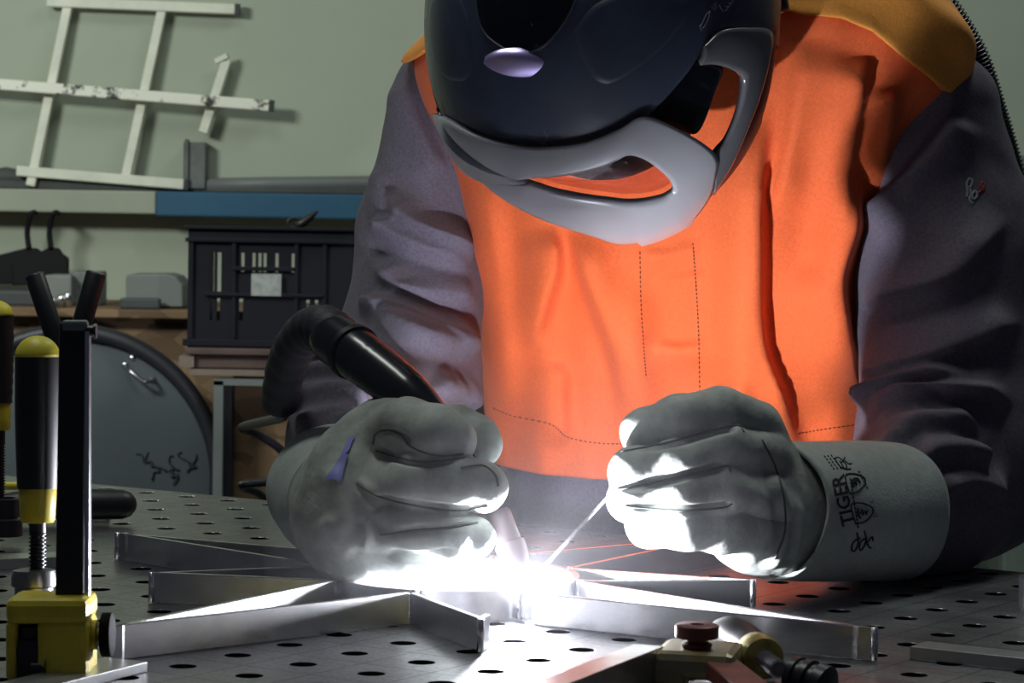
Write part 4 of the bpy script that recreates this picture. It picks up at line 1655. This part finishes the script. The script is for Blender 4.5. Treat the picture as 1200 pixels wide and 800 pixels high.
ra = math.radians(103)
text_on(bcR, 'TIGER', 989, 586, 22, ra, cfR, 'lettering', M_ink, 1.02, True)
text_on(bcR, '2111 X', 1024, 596, 6.5, ra, cfR, 'lettering', M_ink, 1.1)
text_on(bcR, 'EN 12477', 999, 586, 4.6, ra, cfR, 'lettering', M_ink, 1.6) if False else None
for dx in (0, 4):
    P = [(996 + dx, 560), (1000 + dx, 585), (1004 + dx, 605), (1006 + dx, 620)]
    for k in range(14):
        t0 = k / 14
        a = np.array(P[0]) + (np.array(P[-1]) - np.array(P[0])) * t0
        b = a + np.array([0.8, 2.6])
        ink_line(bcR, [tuple(a), tuple(b)], 0.0006, M_ink, cfR, 'small_print', 3, False, 5) if dx == 0 else None


def shield(cx, cy, s, rot, fill):
    pts = [(-1, 0.9), (0, 1.0), (1, 0.9), (0.95, 0.0), (0.5, -0.75), (0, -1.05), (-0.5, -0.75), (-0.95, 0.0)]
    c, sn = math.cos(rot), math.sin(rot)
    out = [(cx + s * (x * c - y * sn), cy - s * (x * sn + y * c)) for x, y in pts]
    ink_line(bcR, out, 0.00055, M_ink, cfR, 'shield_mark', 40, True, 6)
    for q in fill:
        o2 = [(cx + s * (x * c - y * sn), cy - s * (x * sn + y * c)) for x, y in q]
        ink_line(bcR, o2, 0.0009, M_ink, cfR, 'shield_mark', 12, False, 6)


shield(1003, 565, 11, math.radians(103), [[(-0.4, 0.3), (0, 0.5), (0.4, 0.2), (0.3, -0.3), (-0.2, -0.4)], [(-0.3, 0), (0.1, 0.1), (0.2, -0.2)], [(-0.1, 0.3), (0.2, 0.25)]])
shield(1011, 600, 12, math.radians(103), [[(-0.5, 0.35), (0.0, 0.5), (0.5, 0.35)], [(-0.3, 0.0), (0.3, 0.05)], [(0, 0.3), (0, -0.5)], [(-0.3, -0.3), (0.1, -0.35)]])
for pts in ([(978, 537), (983, 536), (992, 545), (990, 549), (984, 546), (978, 537)], [(984, 540), (990, 549), (997, 549)], [(988, 538), (994, 543), (998, 543)], [(990, 536), (986, 542)]):
    ink_line(bcR, pts, 0.00055, M_ink, cfR, 'small_mark', 16)
for k in range(3):
    for j in range(5):
        x, y = 966 + k * 4 + j * 2.6, 534 + j * 3.5 - k * 0.5
        ink_line(bcR, [(x, y), (x + 1.2, y + 1.8)], 0.0006, M_ink, cfR, 'small_print', 3, False, 5)
for k in range(6):
    x, y = 1006 + k * 1.9, 553 + k * 3.6
    ink_line(bcR, [(x, y), (x + 1.6, y - 0.6)], 0.0005, M_ink, cfR, 'small_print', 3, False, 5)
for pts in ([(1004, 624), (1006, 634), (1002, 645), (998, 644), (1000, 635), (1008, 630)], [(1013, 622), (1015, 632), (1010, 644), (1007, 642), (1009, 634), (1016, 630)], [(1010, 643), (1017, 634), (1022, 629), (1023, 633)], [(1015, 632), (1018, 640), (1021, 642)]):
    ink_line(bcR, pts, 0.0007, M_ink, cfR, 'hook_mark', 24)
for (x, y) in ((383, 532), (380, 537), (386, 535), (378, 541), (368, 561), (371, 565), (366, 567), (370, 571), (364, 575), (368, 579), (364, 582), (358, 596), (360, 600)):
    ink_line(bcL, [(x, y), (x + 1.5, y + 1.5)], 0.0009, M_ink, cfL, 'small_print', 3, False, 5)
# lilac label sewn on the torch glove
g = G()
for P4 in ([(408, 513), (416, 509), (409, 527), (396, 541)], [(399, 534), (408, 531), (400, 563), (381, 561)]):
    pts = []
    for i in range(7):
        for j in range(7):
            a = np.array(P4[0]) + (np.array(P4[1]) - P4[0]) * i / 6
            b = np.array(P4[3]) + (np.array(P4[2]) - P4[3]) * i / 6
            q = a + (b - a) * j / 6
            c1, c2 = onto(bcL, *q, 0.0015), onto(bgL, *q, 0.0015)
            cs = [z for z in (c1, c2) if z is not None]
            pts.append(min(cs, key=lambda z: (z - CAM) @ F_))
    g.add(pts, [(i * 7 + j, i * 7 + j + 1, (i + 1) * 7 + j + 1, (i + 1) * 7 + j) for i in range(6) for j in range(6)])
g.build('sewn_label', M_label, glL)['kind'] = 'stuff'

# ------------------------------------------------------------------ helmet
HC = W(707, 30, 1.97)
HRX, HRY, HRZ = 210 * 1.97 / FPX, 255 * 1.97 / FPX, 0.155
helmet = empty('welding_helmet', HC)
helmet.parent = person
helmet.matrix_parent_inverse = person.matrix_world.inverted()
helmet['label'] = 'black welding helmet with silver chin guard'


def hdir(x, y):                             # photo pixel -> direction on the unit helmet
    X0, Y0 = (x - 707) / 210.0, (30 - y) / 255.0
    X, Y, Z = X0, Y0, 0.0
    for _ in range(6):
        r2 = X * X + Y * Y
        if r2 >= 1:
            k = 1 / math.sqrt(r2)
            X, Y, Z = X * k, Y * k, 0.0
            break
        Z = math.sqrt(1 - r2)
        s = 1 - HRZ * Z / 1.97
        X, Y = X0 * s, Y0 * s
    return np.array([X, Y, Z])


def hp_(d, s=1.0):
    d = np.asarray(d)
    return HC + s * (R_ * HRX * d[0] + U_ * HRY * d[1] - F_ * HRZ * d[2])


def slerp(a, b, t):
    w = math.acos(max(-1, min(1, float(a @ b))))
    if w < 1e-4:
        return a
    return (math.sin((1 - t) * w) * a + math.sin(t * w) * b) / math.sin(w)


def loop(pts, n, closed=True):
    return [hdir(*q) for q in spline(pts + ([pts[0]] if closed else []), n + (1 if closed else 0))][:n]


# shell
fr = [(497, 70), (503, 110), (511, 138), (537, 165), (576, 188), (633, 200), (687, 194), (729, 176), (756, 161), (798, 115), (825, 73), (863, 56), (892, 54), (908, 50)]
fb = [hdir(*q) for q in spline(fr, 120)]
rear = []
for t in np.linspace(0, 1, 70)[1:-1]:
    a = PI * t
    v = np.array([math.cos(a), -0.10 - 0.08 * t, -math.sin(a)])
    rear.append(unit(v))
bl = fb + rear
pole = unit(np.array([0.05, 0.75, -0.5]))
NL = 60
V, Fc = [], []
for b in bl:
    for j in range(NL):
        t = j / (NL - 1) * 0.985
        d = slerp(b, pole, t)
        s = 1.0
        if j == 0:
            s = 0.985
        V.append(hp_(d, s))
n = len(bl)
for i in range(n):
    for j in range(NL - 1):
        a, b = i * NL + j, ((i + 1) % n) * NL + j
        Fc.append((a, b, b + 1, a + 1))
V.append(hp_(pole))
for i in range(n):
    Fc.append((i * NL + NL - 1, ((i + 1) % n) * NL + NL - 1, len(V) - 1))
shell = mk('shell', V, Fc, M_shell, helmet, recalc=True)


def patch(name, pts, m, parent, s0, s1, rings=10, n=72, bulge=0.0, tilt=0.0):
    lp = loop(pts, n)
    c = unit(sum(lp))
    V, Fc = [hp_(c, s0 + bulge)], []
    for r in range(1, rings + 1):
        t = r / rings
        for d in lp:
            q = slerp(c, d, t)
            sc = s0 + bulge * (1 - t * t)
            if r == rings:
                sc = s1
            V.append(hp_(q, sc + tilt * (q[1] - c[1])))
    for k in range(n):
        Fc.append((0, 1 + k, 1 + (k + 1) % n))
    for r in range(rings - 1):
        for k in range(n):
            a, b = 1 + r * n + k, 1 + r * n + (k + 1) % n
            Fc.append((a, a + n, b + n, b))
    return mk(name, V, Fc, m, parent, recalc=True)


def strip(name, o_pts, i_pts, m, parent, so, si, sm=None, n=120, rings=10, closed=True, solid=0.004):
    A, B_ = loop(o_pts, n, closed), loop(i_pts, n, closed)
    V, Fc = [], []
    for k in range(n):
        for r in range(rings + 1):
            t = r / rings
            q = slerp(A[k], B_[k], t)
            s = so + (si - so) * t + (sm or 0) * math.sin(PI * t) ** 0.7
            V.append(hp_(q, s))
    w = rings + 1
    for k in range(n if closed else n - 1):
        for r in range(rings):
            a, b = k * w + r, ((k + 1) % n) * w + r
            Fc.append((a, b, b + 1, a + 1))
    return mk(name, V, Fc, m, parent, recalc=True, solid=solid, offset=-1)


# visor with raised rim
vis = [(612, -92), (645, -70), (665, -30), (671, 5), (660, 45), (634, 79), (607, 90), (582, 81), (558, 55), (552, 5), (560, -35), (580, -72)]
vz = patch('visor', vis, M_lens, helmet, 1.006, 1.0, 10, 72, 0.006)
vin = [(612 + (x - 612) * 0.66, -10 + (y + 10) * 0.72) for x, y in vis]
patch('lens', vin, M_lens, vz, 1.017, 1.006, 8, 60, 0.008)
g = G()
g.tube([hp_(d, 1.004) for d in loop(vis, 90)] + [hp_(loop(vis, 90)[0], 1.004)], 0.0009, 8, caps=False)
g.build('visor_rim', M_shell, vz)
patch('recess_panel', [(662, 66), (672, 98), (685, 120), (702, 128), (724, 120), (752, 100), (786, 66), (800, 30), (740, 20), (690, 35)], M_shell, helmet, 1.010, 0.998, 12, 90, 0.004)
patch('recess_panel', [(500, 40), (506, 80), (520, 105), (540, 112), (548, 95), (545, 50), (530, 10), (505, 5)], M_shell, helmet, 1.008, 0.998, 12, 80, 0.003)
# domed sensor lens below the visor, turned down towards the work
lc = hp_(hdir(601, 99), 1.0)
dl = hdir(601, 99)
ns = unit(R_ * dl[0] / HRX + U_ * dl[1] / HRY - F_ * dl[2] / HRZ)
nb = unit(unit(CAM - lc) + unit(W(607, 682, 1.742) - lc))
ml = unit(ns * 0.3 + nb)
ul = unit(R_ - ml * (R_ @ ml))
vl = np.cross(ml, ul)
V, Fc = [], []
NX, NY = 40, 16
for i in range(NX + 1):
    x = -1 + 2 * i / NX
    for j in range(NY + 1):
        y = -1 + 2 * j / NY
        ym = max(0.02, (1 - x * x)) ** 0.75
        V.append(lc + ml * (0.0045 + 0.0032 * (1 - x * x) * (1 - 0.6 * y * y) - (0.008 if abs(y) == 1 else 0)) + ul * 0.0245 * x + vl * 0.0100 * ym * y)
for i in range(NX):
    for j in range(NY):
        a = i * (NY + 1) + j
        Fc.append((a, a + NY + 1, a + NY + 2, a + 1))
mk('sensor_lens', V, Fc, M_lilac, helmet, recalc=True)
# chin guard with its side window
outer = [(507, 128), (526, 147), (557, 171), (595, 187), (633, 193), (679, 190), (718, 176), (746, 162), (787, 174), (827, 194), (829, 215), (821, 238), (798, 261), (764, 276), (725, 283), (695, 278), (652, 266), (614, 249), (580, 226), (549, 195), (526, 169)]
inner = [(606, 217), (608, 218), (625, 218), (650, 218), (679, 215), (700, 210), (716, 203), (729, 198), (748, 203), (771, 218), (780, 230), (774, 236), (764, 240), (745, 244), (725, 245), (705, 243), (687, 241), (665, 237), (645, 232), (625, 225), (607, 218)]
cg = strip('chin_guard', outer, inner, M_silver, helmet, 1.006, 1.026, 0.004, 150, 10, True, 0.005)
patch('side_window', inner, glass('window_tint', (0.80, 0.62, 0.72)), cg, 1.0, 1.0, 6, 80)
g = G()
gl = [hp_(hdir(*q), 1.024) for q in spline([(560, 203), (600, 222), (645, 236), (690, 247), (735, 249), (768, 243), (784, 231)], 60)]
g.tube(gl, 0.0009, 6)
g.build('groove', M_rubber, cg)
# side arch and dark side cover
ao = [(815, 84), (833, 63), (863, 55), (891, 54), (889, 84), (880, 119), (863, 165), (846, 203), (827, 232)]
ai = [(811, 96), (828, 97), (846, 101), (862, 109), (863, 126), (857, 153), (846, 178), (836, 190), (829, 199)]
strip('side_arch', ao, ai, mat('arch_grey', (0.20, 0.20, 0.22), 0.25, 0.4), helmet, 1.0, 0.985, 0.008, 90, 8, False, 0.006)
patch('side_cover', [(806, 98), (846, 102), (838, 134), (817, 182), (787, 176), (750, 170), (775, 140)], M_lens, helmet, 0.965, 0.955, 8, 70)
so = [(913, -30), (914, 10), (909, 77), (898, 134), (875, 192), (836, 238), (798, 272), (764, 287), (736, 286)]
si = [(903, -30), (903, 10), (896, 77), (881, 130), (857, 184), (824, 230), (787, 263), (756, 277), (733, 282)]
strip('face_seal', so, si, M_rubber, helmet, 0.985, 0.975, 0.012, 90, 6, False, 0.006)
g = G()
g.lathe(W(892, 6, 1.965), unit(R_ + 0.18 * U_ - 0.25 * F_), [(0, 0.010), (0.001, 0.011), (0.006, 0.0108), (0.007, 0.009), (0.014, 0.009), (0.015, 0.0085)], 28)
kn = g.build('knob', M_silver, helmet, angle=40)
g = G()
g.lathe(W(912, 3, 1.96), unit(R_ + 0.18 * U_ - 0.25 * F_), [(0, 0.0075), (0.006, 0.0075), (0.007, 0.006)], 24)
g.build('knob_cap', M_rubber, kn, angle=40)
# lining inside
lin = []
V, Fc = [], []
for i in range(25):
    a = PI * i / 24
    for k in range(48):
        b = 2 * PI * k / 48
        V.append(hp_((math.sin(a) * math.cos(b), math.cos(a), math.sin(a) * math.sin(b) - 0.25), 0.70))
for i in range(24):
    for k in range(48):
        Fc.append((i * 48 + k, i * 48 + (k + 1) % 48, (i + 1) * 48 + (k + 1) % 48, (i + 1) * 48 + k))
mk('lining', V, Fc, M_skin, helmet, recalc=True)
# print on the shell
bv_h = BVHTree.FromPolygons([tuple(v.co) for v in shell.data.vertices], [tuple(p.vertices) for p in shell.data.polygons])
M_print = mat('silver_print', (0.32, 0.33, 0.36), 0.5)
for pts in ([(820, 29), (822, 36)], [(821, 31), (828, 16)], [(828, 16), (832, 13)], [(832, 13), (830, 22), (824, 33)]):
    ink_line(bv_h, pts, 0.0004, M_print, helmet, 'print_mark', 8)
text_on(bv_h, 'SP', 838, 8, 9, math.radians(52), helmet, 'print', M_print)
text_on(bv_h, 'VEN', 852, 6, 8, math.radians(52), helmet, 'print', M_print) if False else None
ink_line(bv_h, [(843, 6), (847, 14)], 0.0004, M_print, helmet, 'print_mark', 6)
for k in range(3):
    ink_line(bv_h, [(849 + 3 * k, 13 - 4 * k), (853 + 3 * k, 10 - 4 * k), (851 + 3 * k, 7 - 4 * k)], 0.0004, M_print, helmet, 'print_mark', 8)
# scratches on the shell front
M_scr = mat('scratch', (0.20, 0.21, 0.24), 0.5)
for k in range(10):
    x, y = 640 + random.uniform(-20, 45), 170 + random.uniform(-18, 18)
    a = random.uniform(0.3, 2.4)
    L = random.uniform(8, 24)
    ink_line(bv_h, [(x, y), (x + L * 0.5 * math.cos(a) + random.uniform(-2, 2), y + L * 0.5 * math.sin(a)), (x + L * math.cos(a), y + L * math.sin(a))], 0.00022, M_scr, shell, 'scratch', 10, False, 4)

# air hose from the helmet over the shoulder
hs = spline([W(900, -120, 2.22), W(1010, -70, 2.26), W(1082, -15, 2.27), W(1134, 60, 2.275), W(1162, 140, 2.28), (W(1186, 225, 2.29)), W(1212, 330, 2.33), W(1225, 480, 2.42)], 900)
rr = [0.0150 + 0.0011 * math.sin(i * 2 * PI / 7.0) for i in range(900)]
g = G()
g.tube(hs, rr, 20)
g.build('air_hose', mat('hose_black', (0.006, 0.006, 0.008), 0.25), helmet)

# ------------------------------------------------------------------ torch, filler rod, arc
torch = empty('welding_torch', W(600, 672, 1.745))
tag(torch, 'black welding torch with leather covered cable in the gloved hand', 'torch')
g = G()
hl = spline([W(384, 392, 1.84), W(430, 424, 1.80), W(490, 474, 1.765), W(540, 540, 1.765), W(572, 592, 1.752)], 60)
hr = np.interp(np.linspace(0, 1, 60), [0, 0.05, 0.2, 0.42, 0.6, 0.8, 1], [0.0160, 0.0180, 0.0178, 0.0163, 0.0128, 0.0100, 0.0086])
hr = hr + np.where((np.linspace(0, 1, 60) > 0.27) & (np.linspace(0, 1, 60) < 0.45), 0.0006 * np.sin(np.arange(60) * 3.0), 0)
g.tube(hl, list(hr), 28)
g.build('handle', mat('torch_black', (0.012, 0.013, 0.018), 0.25, coat=0.3), torch)
g = G()
g.lathe(hl[9], unit(hl[11] - hl[7]), [(0, 0.0178), (0.001, 0.0195), (0.006, 0.0195), (0.007, 0.0178)], 28)
g.build('collar', M_rubber, torch, angle=40)
for s_ in (0, 1):
    g = G()
    off = [(-5, -17), (9, -9)][s_]
    g.tube(spline([W(400 + [4, 14][s_], 385 + [2, 8][s_], 1.815), W(425 + [8, 16][s_], 400 + [4, 10][s_], 1.79), W(455 + [8, 14][s_], 430 + [2, 8][s_], 1.768)], 12), 0.0016, 8)
    g.build('switch_rib', M_rubber, torch)
g = G()
nd = unit(W(609, 668, 1.745) - W(585, 602, 1.75))
n0 = W(583, 598, 1.75)
LN = np.linalg.norm(W(609, 664, 1.745) - n0)
g.lathe(n0, nd, [(0, 0.0065), (0.002, 0.0082), (LN * 0.55, 0.0086), (LN * 0.56, 0.0098), (LN * 0.6, 0.0104), (LN * 0.8, 0.0100), (LN, 0.0082), (LN, 0.0062)], 28)
g.build('gas_cup', mat('ceramic_cup', (0.34, 0.27, 0.29), 0.4), torch, angle=40)
g = G()
g.tube([n0 + nd * LN, n0 + nd * (LN + 0.006), n0 + nd * (LN + 0.008)], [0.0012, 0.0011, 0.0002], 10)
g.build('electrode', M_steel, torch)
g = G()
ga = spline([W(398, 398, 1.83), W(378, 384, 1.845), W(356, 392, 1.865), W(337, 425, 1.90), W(328, 470, 1.94)], 50)
gr_ = np.interp(np.linspace(0, 1, 50), [0, 0.2, 0.5, 1], [0.0165, 0.0165, 0.0150, 0.0140]) + 0.0004 * np.sin(np.arange(50) * 1.3)
g.tube(ga, list(gr_), 26)
g.build('cable_cover', mat('cover_leather', (0.035, 0.033, 0.045), 0.6, var=0.3, vscale=60, bump=0.4, bscale=300), torch)
g = G()
cb = spline([W(328, 466, 1.94), W(332, 486, 1.99), W(318, 492, 2.25), W(290, 498, 2.47), W(284, 502, 2.50), W(300, 508, 2.52), W(328, 526, 2.54), W(337, 545, 2.56), W(325, 562, 2.57), W(288, 567, 2.56), W(286, 571, 2.57), W(310, 585, 2.60), W(330, 640, 2.66), W(330, 800, 2.72), W(325, 1000, 2.75)], 150)
g.tube(cb, 0.0042, 12)
g.build('cable', M_rubber, torch)

rod = G()
rod.tube([W(627, 676, 1.747), W(714, 580, 1.79), W(760, 530, 1.815)], 0.00135, 12)
tag(rod.build('filler_rod', M_steel), 'thin steel filler rod held in the gloved hand over the star', 'rod')

AP = W(607, 682, 1.742)
m = bpy.data.materials.new('arc_plasma')
m.use_nodes = True
nt = m.node_tree
for n_ in list(nt.nodes):
    nt.nodes.remove(n_)
em = nt.nodes.new('ShaderNodeEmission')
ARC_R = 0.0055
em.inputs['Color'].default_value = (0.90, 0.92, 1.0, 1)
em.inputs['Strength'].default_value = ARC_POWER / (PI * 4 * PI * ARC_R ** 2)
ou = nt.nodes.new('ShaderNodeOutputMaterial')
nt.links.new(em.outputs[0], ou.inputs['Surface'])
g = G()
g.lathe(AP + np.array([0, 0, ARC_R]), (0, 0, -1), [(ARC_R * (1 - math.cos(a)), ARC_R * math.sin(a)) for a in np.linspace(0.02, PI - 0.02, 14)], 20)
tag(g.build('welding_arc', m), 'blinding white welding arc between torch cup and star ring', 'arc')

# thin haze volume added to give the glow around the arc
m = bpy.data.materials.new('arc_glow_haze')
m.use_nodes = True
nt = m.node_tree
for n_ in list(nt.nodes):
    nt.nodes.remove(n_)
vsn = nt.nodes.new('ShaderNodeVolumeScatter')
vsn.inputs['Color'].default_value = (0.93, 0.93, 1.0, 1)
vsn.inputs['Density'].default_value = 0.085
ou = nt.nodes.new('ShaderNodeOutputMaterial')
nt.links.new(vsn.outputs[0], ou.inputs['Volume'])
try:
    m.cycles.volume_sampling = 'EQUIANGULAR'
    m.cycles.homogeneous_volume = True
except Exception:
    pass
g = G()
RF_ = 0.17
g.lathe(AP + np.array([0, 0.02, RF_ + 0.02]), (0, 0, -1), [(RF_ * (1 - math.cos(a)), RF_ * math.sin(a)) for a in np.linspace(0.02, PI - 0.02, 24)], 40)
tag(g.build('arc_glow_haze', m), 'thin haze volume added for the glow around the arc', 'smoke', kind='stuff')  # filed under smoke, but a haze volume added for the arc's glow
